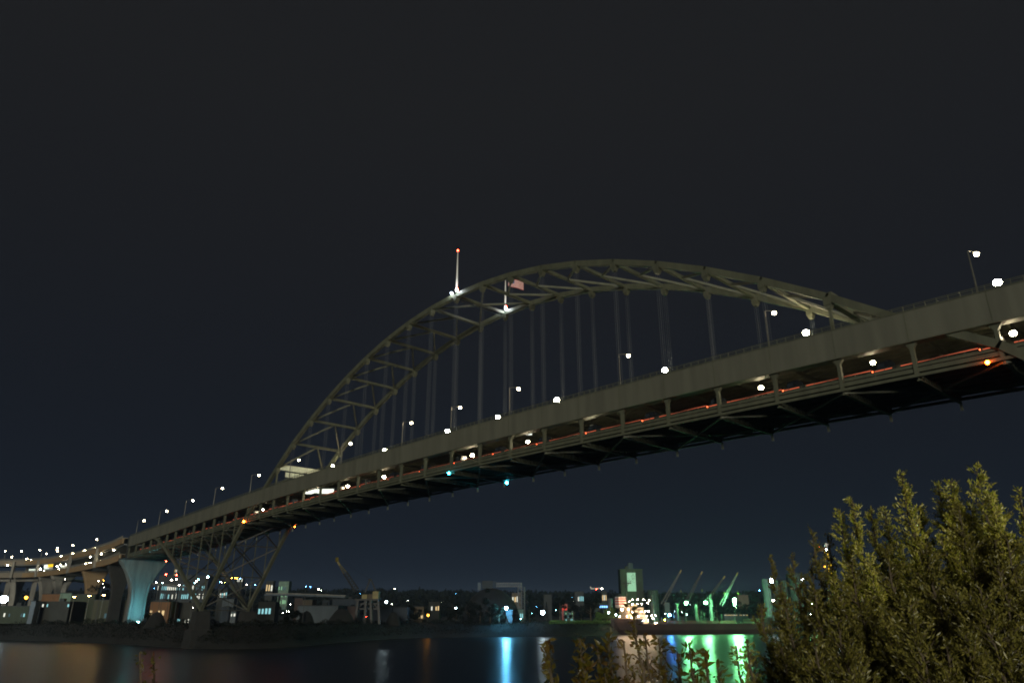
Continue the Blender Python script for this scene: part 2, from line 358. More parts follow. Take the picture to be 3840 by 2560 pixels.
for k in KS:
    z = gt(k); x = X(k)
    b = MB().box((x-.25, .96, z-3.3), (x+.25, WB-.96, z-2.61))
    for j in range(7): b.box((x-.14, 1.6+j*3.2, z-2.61), (x+.14, 1.9+j*3.2, z-1.71))
    b.build('upper_floor_beam', 'bridge_paint', br)
    b = MB().box((x-.08, .2, z-13.2+.3), (x+.08, WB-.2, z-11.71)); b.box((x-.35, .2, z-13.1), (x+.35, WB-.2, z-12.9))
    for j in range(16):
        yy = .9+j*1.36; b.box((x-.33, yy-.04, z-12.88), (x+.33, yy+.04, z-11.75))
    b.build('lower_floor_beam', 'bridge_paint', br)
    for y in (0, WB):
        holes = -8 <= k <= 3
        p = MB(); s_ = -1 if y == 0 else 1
        if holes:    # perforated hanger plates
            for dx in (-.42, .42): p.box((x+dx-.10, y-.42, z-12.0), (x+dx+.10, y+.42, z-5.99))
            for j in range(8): p.box((x-.32, y-.42, z-11.9+j*.8), (x+.32, y-.34, z-11.5+j*.8))
        else:
            p.box((x-.34, y-.42, z-12.0), (x+.34, y+.42, z-6.9))
            p.prism([(x-.34, z-6.9), (x+.34, z-6.9), (x+1.05, z-5.99), (x-1.05, z-5.99)], y-.42, y+.42)
        p.build('post', 'bridge_paint', br)
        if y > 0: MB().box((x-.22, y-.28, z-14.5), (x+.22, y+.1, z-13.15)).build('beam_end_plate', 'lit_pale_paint', br)  # light on the end plates put into their pale colour
for y in (0, WB):
    e = MB()
    for k in range(-10, 29):
        for dz, ww, hh in ((-12.2, .6, .55), (-11.2, .25, .75), (-10.35, .16, .5)):
            yo = y+(-.1 if y == 0 else .1); e.beam((X(k), yo, gt(k)+dz), (X(k+1), yo, gt(k+1)+dz), ww, hh)
    e.build('edge_beam', 'bridge_paint', br)
    e = MB()
    for k in range(-10, 29):
        for dz in (-9.95, -9.6): e.beam((X(k), y, gt(k)+dz), (X(k+1), y, gt(k+1)+dz), .08, .08)
        for j in range(5):
            xx = X(k)+(X(k+1)-X(k))*j/5.; z = gt(k+j/5.); e.box((xx-.05, y-.05, z-10.5), (xx+.05, y+.05, z-9.6))
    e.build('lower_railing', 'bridge_paint', br)
for k in range(-9, 27, 2):
    d = MB(); d.beam((X(k), .3, gt(k)-12.7), (X(k+2), WB-.3, gt(k+2)-12.7), .45, .4); d.beam((X(k+2), .3, gt(k+2)-12.72), (X(k), WB-.3, gt(k)-12.72), .45, .37)
    d.build('lateral_brace', 'bridge_paint', br)
# ribs
for y in (0, WB):
    r = MB()
    ks = [0, 1, 2, 3]+list(range(4, 25))+[25, 26, 27, 28]
    for a, b in zip(ks[:-1], ks[1:]):
        lo = a < 4 or b > 24; kh = abs(a+.5-14) > 9
        d = np.array([X(b)-X(a), 0, az(b)-az(a)]); d /= np.linalg.norm(d)
        r.beam(np.array([X(a), y, az(a)])-d*.25, np.array([X(b), y, az(b)])+d*.25, 1.35, 1.55)
    r.build('arch_rib', 'bridge_paint', br)
    for sgn in (-1, 1):
        r = MB(); K2 = [0, 1, 2, 3, 4, 5, 6, 7]
        f_ = (lambda j: (X(-j), sz(-j))) if sgn < 0 else (lambda j: (X(28+j), sz(-j)-1))
        for a, b in zip(K2[:-1], K2[1:]):
            (xa, za), (xb, zb_) = f_(a), f_(b); d = np.array([xb-xa, 0, zb_-za]); d /= np.linalg.norm(d)
            r.beam(np.array([xa, y, za])-d*.2, np.array([xb, y, zb_])+d*.2, 1.35, 1.5)
        r.build('side_arch_rib', 'bridge_paint', br)
for k in range(5, 24):
    for y in (0, WB):
        g_ = MB().box((X(k)-.75, y-.8, az(k)-1.9), (X(k)+.75, y+.8, az(k)-.1)); g_.prism([(X(k)-.4, az(k)-2.7), (X(k)+.4, az(k)-2.7), (X(k)+.75, az(k)-1.9), (X(k)-.75, az(k)-1.9)], y-.6, y+.6)
        g_.build('node_gusset', 'bridge_paint', br)
        h = MB()
        if k in (5, 23): h.box((X(k)-.3, y-.3, gt(k)+.2), (X(k)+.3, y+.3, az(k)-1))
        else:
            for dx in (-.28, .28):
                for dy in (-.42, .42): h.tube([(X(k)+dx, y+dy, az(k)-2.2), (X(k)+dx, y+dy, gt(k)+.19)], .025, 4)
        h.build('hanger_rope', 'bridge_paint' if k in (5, 23) else 'rope', br)
    pn = np.array([X(k), .5, az(k)-.1]); pf = np.array([X(k), WB-.5, az(k)-.1]); mid = (pn+pf)/2
    if k in (5, 23): MB().beam(pn+[0, 0, .2], pf+[0, 0, .2], 1.3, 2.4).build('portal_beam', 'lit_pale_paint' if k == 5 else 'bridge_paint', br)  # left portal's lamplight put into its colour
    else: MB().beam(pn, pf, .75, .95).build('cross_strut', 'bridge_paint', br)
    tgt = []
    if k <= 14: tgt.append(k-1)
    if k >= 14: tgt.append(k+1)
    for t_ in tgt:
        for y in (.5, WB-.5):
            q = np.array([X(t_), y, az(t_)-.1]); d = (q-mid)/np.linalg.norm(q-mid)
            MB().beam(mid+d*.5, q-d*.4, .5, .6).build('k_brace', 'bridge_paint', br)
# maintenance walkway at the crown
w = MB().box((X(14)-.9, .4, az(14)-1.1), (X(14)-.45, WB-.4, az(14)-.95))
for j in range(12): w.box((X(14)-.92, 1+j*1.8, az(14)-.95), (X(14)-.85, 1.07+j*1.8, az(14)+.1))
w.build('walkway', 'dark_steel', br)
# columns from side arches and legs up to the deck, and cross frames
for k in list(range(-5, 4))+list(range(25, 34)):
    if k > 28: zz = sz(28-k)-1; xk = X(k)
    elif k <= 0: zz = sz(k); xk = X(k)
    else: zz = az(k); xk = X(k)
    kk = min(k, 29)
    zt = gt(kk)-12.1
    if zt-zz < 1.0: continue
    for y in (0, WB):
        MB().box((xk-.18, y-.2, zz+.3), (xk+.18, y+.2, zt)).build('deck_column', 'bridge_paint', br)
    if k in (-4, -3, -1, 0, 1, 2, 26, 27, 28, 30, 31):
        c = MB(); c.beam((xk, .3, zz+.2), (xk, WB-.3, zz+.2), .45, .5)
        if zt-zz > 9: c.beam((xk, .3, zz+1), (xk, WB-.3, zt-.5), .35, .35); c.beam((xk+.4, .3, zt-.5), (xk+.4, WB-.3, zz+1), .35, .35)
        c.build('cross_frame', 'shaded_paint', br)
for (k0, k1, fz) in ((0, 1, az), (1, 2, az), (2, 3, az), (-2, 0, sz), (-4, -2, sz), (-6, -4, sz), (25, 26, az), (26, 27, az)):
    c = MB(); c.beam((X(k0), .6, fz(k0)), (X(k1), WB-.6, fz(k1)), .5, .5); c.beam((X(k1), .6, fz(k1)+.05), (X(k0), WB-.6, fz(k0)+.05), .5, .5); c.build('leg_brace', 'shaded_paint', br)
# river piers
for kx in (0, 28):
    for y in (0, WB):
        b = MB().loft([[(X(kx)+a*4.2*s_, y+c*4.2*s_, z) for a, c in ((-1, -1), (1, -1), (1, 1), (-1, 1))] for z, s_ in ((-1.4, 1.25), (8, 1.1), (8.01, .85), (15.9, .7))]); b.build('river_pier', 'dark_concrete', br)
# sign hung under the left portal
sg = thing('sign_gantry', 'pale lit traffic sign boards hanging under the left portal of the arch', 'traffic sign', (X(5), 8, az(5)-3))
for y0, y1 in ((3.2, 12.2), (12.9, 19.5)): 
    p = MB().box((X(5)+.9, y0, az(5)-3.9), (X(5)+1.05, y1, az(5)-1.8)).build('sign_board', 'lit_pale_paint', sg)
    fr = MB()
    for yy in np.linspace(y0, y1, 5): fr.box((X(5)+1.06, yy-.06, az(5)-3.95), (X(5)+1.14, yy+.06, az(5)-1.1))
    fr.build('sign_frame', 'dark_steel', sg)
# message sign & lit panel on the lower deck under the bridge
for nm, pa, pb, lab, mt in (('message_board', (1145, 1832), (1193, 1848), 'wide white glowing message board over the lower deck beneath the left arch foot', 'sign_white'),):
    pass
def lit_board(name, px0, px1, py, hgt, y, label, m, cat, tilt=0):
    a = on_y(px0, py, y); b = on_y(px1, py, y); t = thing(name, label, cat, a)
    ka = b[0]-a[0]
    bd = MB().beam((a[0], y, a[2]), (b[0], y, b[2]+tilt), .25, hgt).build('board', m, t)
    MB().beam((a[0]-.1, y+.3, a[2]), (b[0]+.1, y+.3, b[2]+tilt), .3, hgt+.3).build('board_case', 'dark_steel', t)
    s_ = MB()
    for q in (a, b): s_.box((q[0]-.1, y+.46, q[2]+hgt*.4), (q[0]+.1, y+.6, q[2]+hgt/2+1.2))
    s_.build('sign_bracket', 'dark_steel', t); return t
lit_board('message_board', 1147, 1196, 1842, 2.0, 9.0, 'broad glowing white sign panel left of the brightest lower lamp under the arch foot', 'sign_white', 'sign')
lit_board('message_board', 1206, 1250, 1841, 1.8, 9.0, 'glowing pale sign panel right of the post under the arch foot', 'sign_white', 'sign')
lit_board('message_board', 1127, 1136, 1838, 1.1, 9.0, 'smallest glowing white panel under the left arch foot', 'sign_white', 'sign')
lit_board('message_board', 1972, 1994, 1624, 1.0, 12.0, 'little pale triangular sign under the deck near mid span', 'sign_white', 'sign')
# ------------------------------------------------------------------ lamps on the bridge
def deck_lamp(P, base, label, group, r=.32, m='lamp_warm_near', name='street_lamp'):
    P = np.array(P); t = thing(name, label, 'street lamp', base, group)
    base = np.array(base, float); top = np.array([base[0], base[1], P[2]-.3])
    MB().tube([base, top, top+(P-top)*.35+[0, 0, .35], P+[0, 0, .3]], [.16, .10, .07, .05], 6).build('pole', 'pole_steel', t)
    MB().box(P-[.45, .28, -.22], P+[.45, .28, .42]).build('lamp_head', 'lamp_housing', t)
    MB().ball(P, r, 10, 6, .8).build('bulb', m, t, True); return t
NEAR = [(686, 1056), (805, 1018), (945, 971), (1057, 936), (1191, 893), (1443, 817), (1778, 719), (2243, 584)]
NEARL = [(595, 1091), (511, 1121), (443, 1149), (383, 1173), (331, 1195)]
sc = 3840/2352.
allnear = sorted(NEAR+NEARL)
for i, (x, y) in enumerate(allnear):
    P = on_y(x*sc, y*sc, 3.2); k = P[0]/PAN+14
    kk = k if k >= 6 else 6+(P[0]+8*PAN)/(PAN*.92)
    deck_lamp(P, (P[0]-.6, .1, gt(kk)+.2), '%s street lamp from the left along the near edge of the upper deck' % nth(i), 'street lamps along the near edge of the upper deck', .42, 'lamp_warm_near')
FAR = [(765, 1070), (883, 1033), (1028, 990), (1143, 957), (1279, 918), (1527, 850), (1851, 764), (2291, 649)]
for i, (x, y) in enumerate(FAR):
    P = on_y(x*sc, y*sc, WB-3); k = P[0]/PAN+14
    deck_lamp(P, (P[0]+.4, WB-.1, gt(k)+.2), '%s brilliant street lamp from the left seen just above the girder' % nth(i), 'bright street lamps along the far edge of the upper deck', .78 if x > 1000 else .62, 'lamp_warm')
LOW = [(604, 1170, .36), (727, 1136, .6), (799, 1116, .52), (882, 1095, .56), (1085, 1045, .56), (1212, 1014, .48), (1360, 980, .50), (1748, 890, .52), (2005, 833, .46), (2327, 765, .56)]
for i, (x, y, r) in enumerate(LOW):
    P = on_y(x*sc, y*sc, 4.2); k = P[0]/PAN+14; kk = k if k >= 6 else 6+(P[0]+8*PAN)/(PAN*.92)
    t = thing('deck_light', '%s bright light from the left hanging over the lower deck' % nth(i), 'lamp', (P[0], P[1], P[2]+1), 'lights hung under the upper deck')
    MB().tube([P+[0, 0, .3], (P[0], P[1], gt(kk)-1.72)], .08, 5).build('drop_rod', 'dark_steel', t)
    MB().box(P+[-.4, -.4, .25], P+[.4, .4, .5]).build('lamp_head', 'lamp_housing', t)
    MB().ball(P, r, 10, 6, .8).build('bulb', 'lamp_deck', t, True)
def beacon(px, py, y, m, r, label, name='navigation_light', up=1):
    P = on_y(px*sc, py*sc, y); t = thing(name, label, 'navigation light', P)
    MB().tube([P, P+[0, .3*up, .9]], .07, 5).build('bracket', 'dark_steel', t)
    MB().tube([P+[0, 0, r*.8], P+[0, 0, r*.8+.25]], r*.9, 8).build('cap', 'dark_steel', t)
    MB().ball(P, r, 8, 5).build('lens', m, t, True)
beacon(560, 1197, -.9, 'beacon_orange', .42, 'orange red warning light on the near arch leg left of the span')
beacon(677, 1208, WB+1, 'beacon_orange', .42, 'orange red warning light at the far arch leg under the deck')
beacon(2268, 832, -.9, 'beacon_orange', .34, 'orange warning light by the arch leg at the right end')
beacon(1031, 1086, -.9, 'beacon_cyan', .34, 'smaller cyan navigation light under the near edge at mid span')
beacon(1164, 1108, WB+.9, 'beacon_cyan', .44, 'larger cyan navigation light hanging below the far edge at mid span')
# flagpoles at the crown
glow('pole_flood', (.85, .95, 1), 2600)
def flagpole(y, px, py, ptop, label, flag):
    base = np.array([X(14), y, az(14)+.78]); top = on_y(px, ptop, y); h = top[2]-base[2]
    t = thing('flagpole', label, 'flagpole', base)
    MB().tube([base, base+[0, 0, h*.5], base+[0, 0, h]], [.42, .27, .10], 8).build('pole', 'white_paint', t)
    MB().ball(base+[0, 0, h+.25], .27, 8, 5).build('top_beacon', 'beacon_red', t)
    MB().ball(base+[.9, -.4, 1.2], .3, 8, 5).build('base_beacon', 'beacon_red', t)
    MB().box(base+[-1.3, -.9, -.05], base+[1.3, .9, .12]).build('platform', 'dark_steel', t)
    for s_ in (-1, 1):
        lp = base+np.array([s_*1.5, -1.1, .35]); MB().ball(lp, .12, 6, 4).build('floodlight', 'pole_flood', t)
    return base, h, top
flagpole(0, 1705, 948, 948, 'tall white tapering flagpole with red beacons on the near crown of the arch', None)
b_, h_, tp = flagpole(WB, 1904, 1040, 1040, 'shorter white flagpole behind the arch truss on the far crown', None)
fl = thing('flag', 'striped flag with a blue corner flying from the far flagpole at the crown', 'flag', tp)
def flagstrip(u0, u1, w0, w1, name, m, off=0):
    n_ = 10; vs = []; d = RH
    for i in range(n_+1):
        u = u0+(u1-u0)*i/n_
        for w_ in (w0, w1):
            for e in (-.03-off, .03+off):
                p = tp+d*(u+.15)+FH*(math.sin(u*1.3)*.35+e)+np.array([0, 0, -w_-u*.28+math.sin(u*1.1)*.12]); vs.append(p)
    fs = []
    for i in range(n_):
        a = i*4; b2 = a+4; fs += [(a, b2, b2+2, a+2), (a+1, a+3, b2+3, b2+1), (a, a+1, b2+1, b2), (a+2, b2+2, b2+3, a+3)]
    return MB().add(vs, fs).build(name, m, fl)
for i in range(13): flagstrip(0 if i > 6 else 2.3, 5.6, .2+i*.25, .2+(i+1)*.25, 'red_stripe' if i % 2 == 0 else 'white_stripe', 'flag_red' if i % 2 == 0 else 'flag_white')
flagstrip(0, 2.3, .2, .2+7*.25, 'blue_canton', 'flag_blue')
# ------------------------------------------------------------------ cars on the lower deck
def make_car(x, y, z, paint, label, group, van=False, tilt=0.):
    t = thing('delivery_van' if van else 'car', label, 'van' if van else 'car', (x, y, z), group)
    h = 2.1 if van else 1.0; L = 2.6
    prof = [(-L, .35), (-L, h*.8), (-L+.15, h), (L-.9, h), (L-.05, h*.55), (L, .35)] if van else [(-2.3, .35), (-2.3, .85), (-1.9, .95), (-1.3, 1.42), (.5, 1.45), (1.2, .98), (2.15, .82), (2.3, .35)]
    bo = MB().prism([(x-a, z+b) for a, b in prof], y-.9, y+.9); o = bo.build('body', paint, t); recalc(o)
    wz = (1.45, 1.9) if van else (1.0, 1.34)
    for yy in (y-.915, y+.9): MB().prism([(x-a, z+b) for a, b in ((-1.3, wz[0]), (-1.0, wz[1]), (.4, wz[1]), (.9, wz[0]))], yy, yy+.015).build('side_window', 'glass_dark', t)
    for a in (-1.45, 1.45):
        for yy in (y-.9, y+.72):
            w = MB(); w.tube([(x-a, yy, z+.34), (x-a, yy+.18, z+.34)], .34, 12); w.build('wheel', 'tyre', t)
    e = x+(L if van else 2.3)
    for yy in (y-.88, y+.62): MB().box((e-.4, yy-.035, z+h*.40), (e+.06, yy+.3, z+h*.40+.5)).build('tail_light', 'tail_light', t)
    MB().box((e-.5, y-.5, z+(h+.02 if van else 1.40)), (e-.2, y+.5, z+(h+.10 if van else 1.47))).build('brake_light', 'tail_light', t)
    return t
def zdeck(x, dz=-10.6):
    k = x/PAN+14; k = k if k >= 6 else 6+(x+8*PAN)/(PAN*.92); return gt(k)+dz
glow('trail_red', (1, .18, .08), .85, False)
def flatbed(x, y, z, label):  # trucks and glowing strips added to draw the red light trail
    t = thing('trail_truck', label, 'truck', (x, y, z), 'added trucks carrying the red light trail on the lower deck')
    MB().box((x-6.6, y-1.2, z+1.25), (x+6.6, y+1.2, z+1.5)).build('flatbed', 'car_dark', t)
    c = MB().prism([(x-11.4, z+.6), (x-11.4, z+1.5), (x-10.9, z+1.7), (x-10.5, z+2.9), (x-8.2, z+3.0), (x-8.0, z+.6)], y-1.2, y+1.2).build('cab', 'car_dark', t); recalc(c)
    MB().prism([(x-10.7, z+1.8), (x-10.45, z+2.6), (x-9.3, z+2.6), (x-9.3, z+1.8)], y-1.215, y-1.201).build('side_window', 'glass_dark', c)
    MB().box((x-8, y-.5, z+.7), (x-2, y+.5, z+1.24)).build('chassis', 'car_dark', t)
    for a in (-10.3, -6.6, -5.4, 4.4, 5.6):
        for yy in (y-1.2, y+.85): MB().tube([(x+a, yy, z+.5), (x+a, yy+.35, z+.5)], .5, 12).build('wheel', 'tyre', t)
    for yy in (y-1.26, y+1.202): MB().box((x-6.5, yy, z+1.30), (x+6.5, yy+.05, z+1.42)).build('trail_strip', 'trail_red', t)
    MB().box((x-11.3, y-1.26, z+1.30), (x-8.05, y-1.201, z+1.42)).build('cab_trail_strip', 'trail_red', t)
    for yy in (y-1.15, y+.75): MB().box((x+6.601, yy, z+1.0), (x+6.68, yy+.4, z+1.24)).build('tail_light', 'tail_light', t)
    return t
for i in range(25):
    x = -283+i*18.4; flatbed(x, 2.4, zdeck(x), '%s added flatbed truck from the left with a red light-trail strip on the lower deck' % nth(i))
for i in range(7):
    x = -250+i*64.+random.uniform(-9, 9); make_car(x, 6.6, zdeck(x), random.choice(['car_dark', 'car_red']), '%s car from the left in the inner lane of the lower deck' % nth(i), 'cars in the inner lane of the lower deck', van=(i % 2 == 0))
# ------------------------------------------------------------------ the big end pier and the approach viaduct
def flare_pier(c, u, v, zb, zt, wb, wt, tb, name, m, parent, panel=False):
    """c centre xy; u = wide axis, v = thickness axis"""
    u = np.array([u[0], u[1], 0.]); v = np.array([v[0], v[1], 0.]); rings = []
    H = zt-zb
    for s_ in np.linspace(0, 1, 15):
        w = wb+(wt-wb)*max(0, (s_-.38)/.62)**2.1+ (wb*.10)*(1-s_)**2; z = zb+H*s_; tk = tb*(1+.12*s_)
        if s_ > .93: w = wt
        r = []
        for a, b in ((-1, -.72), (-.9, -1), (.9, -1), (1, -.72), (1, .72), (.9, 1), (-.9, 1), (-1, .72)): 
            p = np.array([c[0], c[1], z])+u*a*w/2+v*b*tk/2; r.append(p)
        rings.append(r)
    o = MB().loft(rings).build(name, m, parent, False); recalc(o)
    if panel:
        pr = MB(); front = v*(tb/2+.12)
        fr = [(.72, .05), (.72, .5)]
        pts = []
        for s_ in np.linspace(.10, .80, 10):
            w = (wb+(wt-wb)*max(0, (s_-.38)/.62)**2.1)*.62; pts.append((s_, w))
        cxy = np.array([c[0], c[1], 0.])
        for sg_ in (-1, 1):
            for (s0, w0), (s1, w1) in zip(pts[:-1], pts[1:]):
                pr.beam(cxy+u*sg_*w0/2+front*(1+.12*s0)+[0, 0, zb+H*s0], cxy+u*sg_*w1/2+front*(1+.12*s1)+[0, 0, zb+H*s1], .4, .8, up=tuple(v))
        s0, w0 = pts[0]; pr.beam(cxy-u*w0/2+front+[0, 0, zb+H*s0], cxy+u*w0/2+front+[0, 0, zb+H*s0], .4, .8, up=tuple(v))
        pr.build('panel_moulding', m, o)
    return o
pr_ = thing('bridge_pier', 'huge flared concrete pier lit cyan where the arch bridge meets the viaduct', 'pier', (X(-10), WB/2, 9))
flare_pier((X(-10)-1, WB/2-1.6), (0, 1), (1, 0), 8.5, gt(-10)-13.4, 9.2, 28, 6.5, 'shaft', 'pier_concrete', pr_, True)
MB().box((X(-10)-5.2, -3.5, gt(-10)-13.38), (X(-10)+3.2, WB+3.5, gt(-10)-12.45)).build('cap_beam', 'dark_concrete', pr_)
MB().box((X(-10)-1.2, -1.25, gt(-10)-12.4), (X(-10)-.05, -.2, gt(-10)+.3)).build('end_post', 'dark_steel', pr_)
# viaduct centreline (near face) measured
ZA = lambda x, y: (x/4.2, 1980+y/4.2)
vd = []
for x, y, z in ((1985, 160, 59.0), (1800, 225, 58.85), (1600, 293, 58.7), (1380, 358, 58.5), (1160, 412, 58.3), (880, 470, 58.0), (600, 502, 57.7), (400, 509, 57.4), (210, 512, 57.2), (0, 515, 57.0)):
    px, py = ZA(x, y); D = (z-CAM[2])*100.
    lo, hi = 300, 900
    for _ in range(40):
        m_ = (lo+hi)/2
        if at(px, py, m_)[2] < z: lo = m_
        else: hi = m_
    vd.append(at(px, py, lo))
vd[0][1] = -1.
d_ = vd[-1]-vd[-2]; d_ /= np.linalg.norm(d_)
for j in range(1, 9): vd.append(vd[-1]+np.array([d_[0]*28, d_[1]*28, -.3]))
vd = np.array(vd); print('viaduct', np.round(vd[:10], 1).tolist())
# smooth
vx = np.linspace(0, len(vd)-1, 64); VC = np.stack([np.interp(vx, range(len(vd)), vd[:, i]) for i in range(3)], 1)
for _ in range(6): VC[1:-1] = (VC[:-2]+2*VC[1:-1]+VC[2:])/4
tg = np.gradient(VC, axis=0); tg[:, 2] = 0; tg /= np.linalg.norm(tg, axis=1)[:, None]; NR = np.stack([-tg[:, 1], tg[:, 0], 0*tg[:, 0]], 1)
if NR[0, 1] < 0: NR = -NR                      # points away from the camera
va = thing('viaduct', 'curving double-deck approach viaduct with tan steel girders on flared piers', 'viaduct', (VC[0][0], VC[0][1], 9))
def sweep(off0, off1, z0, z1, i0=0, i1=63):
    s = MB(); vs = []
    for i in range(i0, i1+1):
        a = VC[i]+NR[i]*off0; b = VC[i]+NR[i]*off1
        vs += [(a[0], a[1], a[2]+z0), (b[0], b[1], b[2]+z0), (b[0], b[1], b[2]+z1), (a[0], a[1], a[2]+z1)]
    n = i1-i0+1
    fs = [(i*4+k, i*4+(k+1) % 4, (i+1)*4+(k+1) % 4, (i+1)*4+k) for i in range(n-1) for k in range(4)]+[(3, 2, 1, 0), tuple((n-1)*4+k for k in range(4))]
    return s.add(vs, fs)
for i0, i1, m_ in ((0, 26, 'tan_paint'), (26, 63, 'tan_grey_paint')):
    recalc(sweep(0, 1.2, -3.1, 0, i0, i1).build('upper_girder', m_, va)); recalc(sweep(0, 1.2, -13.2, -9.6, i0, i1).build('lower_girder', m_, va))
recalc(sweep(19, 20.2, -3.1, 0).build('upper_girder', 'tan_grey_paint', va)); recalc(sweep(19, 20.2, -13.2, -9.6).build('lower_girder', 'tan_grey_paint', va))
recalc(sweep(-.3, 20.5, .003, .5).build('upper_deck', 'deck_concrete', va)); recalc(sweep(-.3, 20.5, -9.59, -9.2).build('lower_deck', 'deck_concrete', va))
for nm, z in (('upper_railing', .5), ('lower_railing', -9.2)):
    r = MB()
    for i in range(63):
        a, b = VC[i], VC[i+1]
        for dz in (.6, 1.15): r.beam(a+[0, 0, z+dz], b+[0, 0, z+dz], .12, .12)
        for j in range(5): p = a+(b-a)*j/5.; r.box(p+[-.09, -.09, z], p+[.09, .09, z+1.2])
    r.build(nm, 'deck_concrete', va)
for zz in (-4.3,): recalc(sweep(1.5, 18.5, -3.9, -3.2).build('soffit_beam', 'grey_steel', va))
def near_i(px): 
    c_ = [abs((1920+((VC[i]-CAM)@RT)/((VC[i]-CAM)@FW)*FPX)-px) for i in range(64)]; return int(np.argmin(c_))
for px in (375, 277, 145, 52, -60):
    i = near_i(px)
    for off in (-.5, 19.8):
        p = VC[i]+NR[i]*off; b = MB(); b.beam(p+[0, 0, -13.4], p+[0, 0, -.6], 2.0, 1.7, up=tuple(tg[i])); b.build('bent_column', 'concrete', va)
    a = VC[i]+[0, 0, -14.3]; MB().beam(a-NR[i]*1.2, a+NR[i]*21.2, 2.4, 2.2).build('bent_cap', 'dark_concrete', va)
pm = {405: ('dark_concrete', 6.5), 318: ('tan_paint', 6.5), 205: ('concrete', 5.5), 150: ('concrete', 5.5), 60: ('concrete', 5.5), -40: ('concrete', 6)}  # tan pier: the orange light on it is put into its colour
for px, (m_, wb) in pm.items():
    i = near_i(px); c = VC[i]+NR[i]*10
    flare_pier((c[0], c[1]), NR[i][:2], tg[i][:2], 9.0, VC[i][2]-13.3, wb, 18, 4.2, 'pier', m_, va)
# lower ramp passing behind with pale edge
r1 = thing('ramp_bridge', 'low pale concrete ramp on slim piers passing beneath the viaduct', 'ramp', tuple(gpt(100, 600, 10)))
pts = [np.array(gpt(px, D, z)) for px, D, z in ((-150, 545, 38), (0, 560, 38.5), (100, 575, 39.5), (215, 600, 41), (330, 640, 41), (430, 700, 38))]
rr_ = MB(); 
for a, b in zip(pts[:-1], pts[1:]): rr_.beam(a, b, 9, 1.5)
rr_.build('deck', 'concrete', r1)
for p in pts[:-1]: MB().beam((p[0], p[1], 9), (p[0], p[1], p[2]-.8), 3.2, 2.2, w2=6, up=(0, 1, 0)).build('pier', 'concrete', r1)
# viaduct lamps (zoomed reading)
VL = [(82, 360), (340, 357), (627, 342), (730, 400), (903, 308), (1148, 265), (1855, 38)]
VL = [v for v in VL if v[0] != 1855]+[(1527, 170)]
used = set()
for i, (x, y) in enumerate(sorted(VL)):
    px, py = ZA(x, y); j = near_i(px-3); b = VC[j]; P = at(px, py, depth(b+NR[j]*2.5))
    base = VC[j]+NR[j]*.2+np.array([0, 0, .5]); deck_lamp(P, base, '%s tall street lamp from the left standing above the viaduct railing' % nth(i), 'street lamps on the viaduct rail', .42, 'lamp_warm_near')
VS = [(187, 450, .4), (420, 478, .62), (485, 495, .5), (903, 353, .5), (803, 472, .35), (965, 440, .72), (1148, 400, .72), (1335, 355, .75), (1512, 310, .6), (1793, 337, .55)]
for i, (x, y, r) in enumerate(sorted(VS)):
    px, py = ZA(x, y); j = near_i(px+8); P = at(px, py, depth(VC[j]+NR[j]*17)); base = VC[j]+NR[j]*20; base = np.array([P[0]+NR[j][0]*2, P[1]+NR[j][1]*2, VC[j][2]+(.5 if P[2] > VC[j][2]+1 else -9.2)])
    if P[2] < base[2]+1.2: base[2] = VC[j][2]-9.2
    deck_lamp(P, base, '%s lamp from the left on the far side of the viaduct' % nth(i), 'street lamps on the far side of the viaduct', r, 'lamp_warm_near')
VW = [(1597, 400, .5), (1423, 450, .4), (1583, 512, .55), (1497, 530, .5), (1420, 545, .6), (1350, 557, .55), (1208, 605, .42), (953, 573, .45), (118, 580, .45), (1040, 570, .3), (900, 600, .35), (640, 640, .3), (925, 635, .35), (695, 668, .3)]
for i, (x, y, r) in enumerate(sorted(VW)):
    px, py = ZA(x, y); j = near_i(px); P = at(px, py, depth(VC[j]-NR[j]*.9))
    t = thing('deck_light', '%s small lamp from the left on the lower level of the viaduct' % nth(i), 'lamp', P, 'small lamps on the lower level of the viaduct')
    MB().box(P+[-.3, -.3, r*.8], P+[.3, .3, r*.8+.2]).build('lamp_head', 'lamp_housing', t)
    MB().beam(P+[0, 0, r*.9], P+NR[j]*1.2+[0, 0, r*.9], .08, .08).build('bracket', 'dark_steel', t)
    MB().ball(P, r, 8, 5, .8).build('bulb', 'lamp_warm_near' if r > .36 else 'lamp_white', t, True)
# lit vehicles and signs between the viaduct decks
def bus(x, y, wz, hh, label, m, glowm, name='city_bus'):
    px, py = ZA(x, y); j = near_i(px); P = at(px, py, depth(VC[j]+NR[j]*3)); z = VC[j][2]-9.15; t = thing(name, label, 'bus' if name == 'city_bus' else 'sign', (P[0], P[1], z))
    a = np.array([P[0], P[1], 0])-tg[j]*wz/2; b = np.array([P[0], P[1], 0])+tg[j]*wz/2
    MB().beam(a+[0, 0, z+1.5], b+[0, 0, z+1.5], 2.4, 2.3).build('body', m, t)
    for kx in range(5):
        c = a+(b-a)*(kx+.5)/5-NR[j]*1.22; MB().beam(c-tg[j]*wz*.075+[0, 0, z+1.95], c+tg[j]*wz*.075+[0, 0, z+1.95], .03, .8).build('window', glowm, t)
    for kx in (.18, .82):
        c = a+(b-a)*kx; MB().tube([c-NR[j]*1.22+[0, 0, z+.45], c+NR[j]*1.22+[0, 0, z+.45]], .45, 10).build('wheel', 'tyre', t)
    return t
bus(1015, 618, 11, 2, 'brightest lit bus between the viaduct decks', 'white_paint', 'bus_light')
bus(760, 618, 9, 2, 'lit bus left of the brightest bus between the viaduct decks', 'white_paint', 'bus_light')
bus(525, 665, 7, 2, 'leftmost lit bus low between the viaduct decks', 'white_paint', 'bus_light')
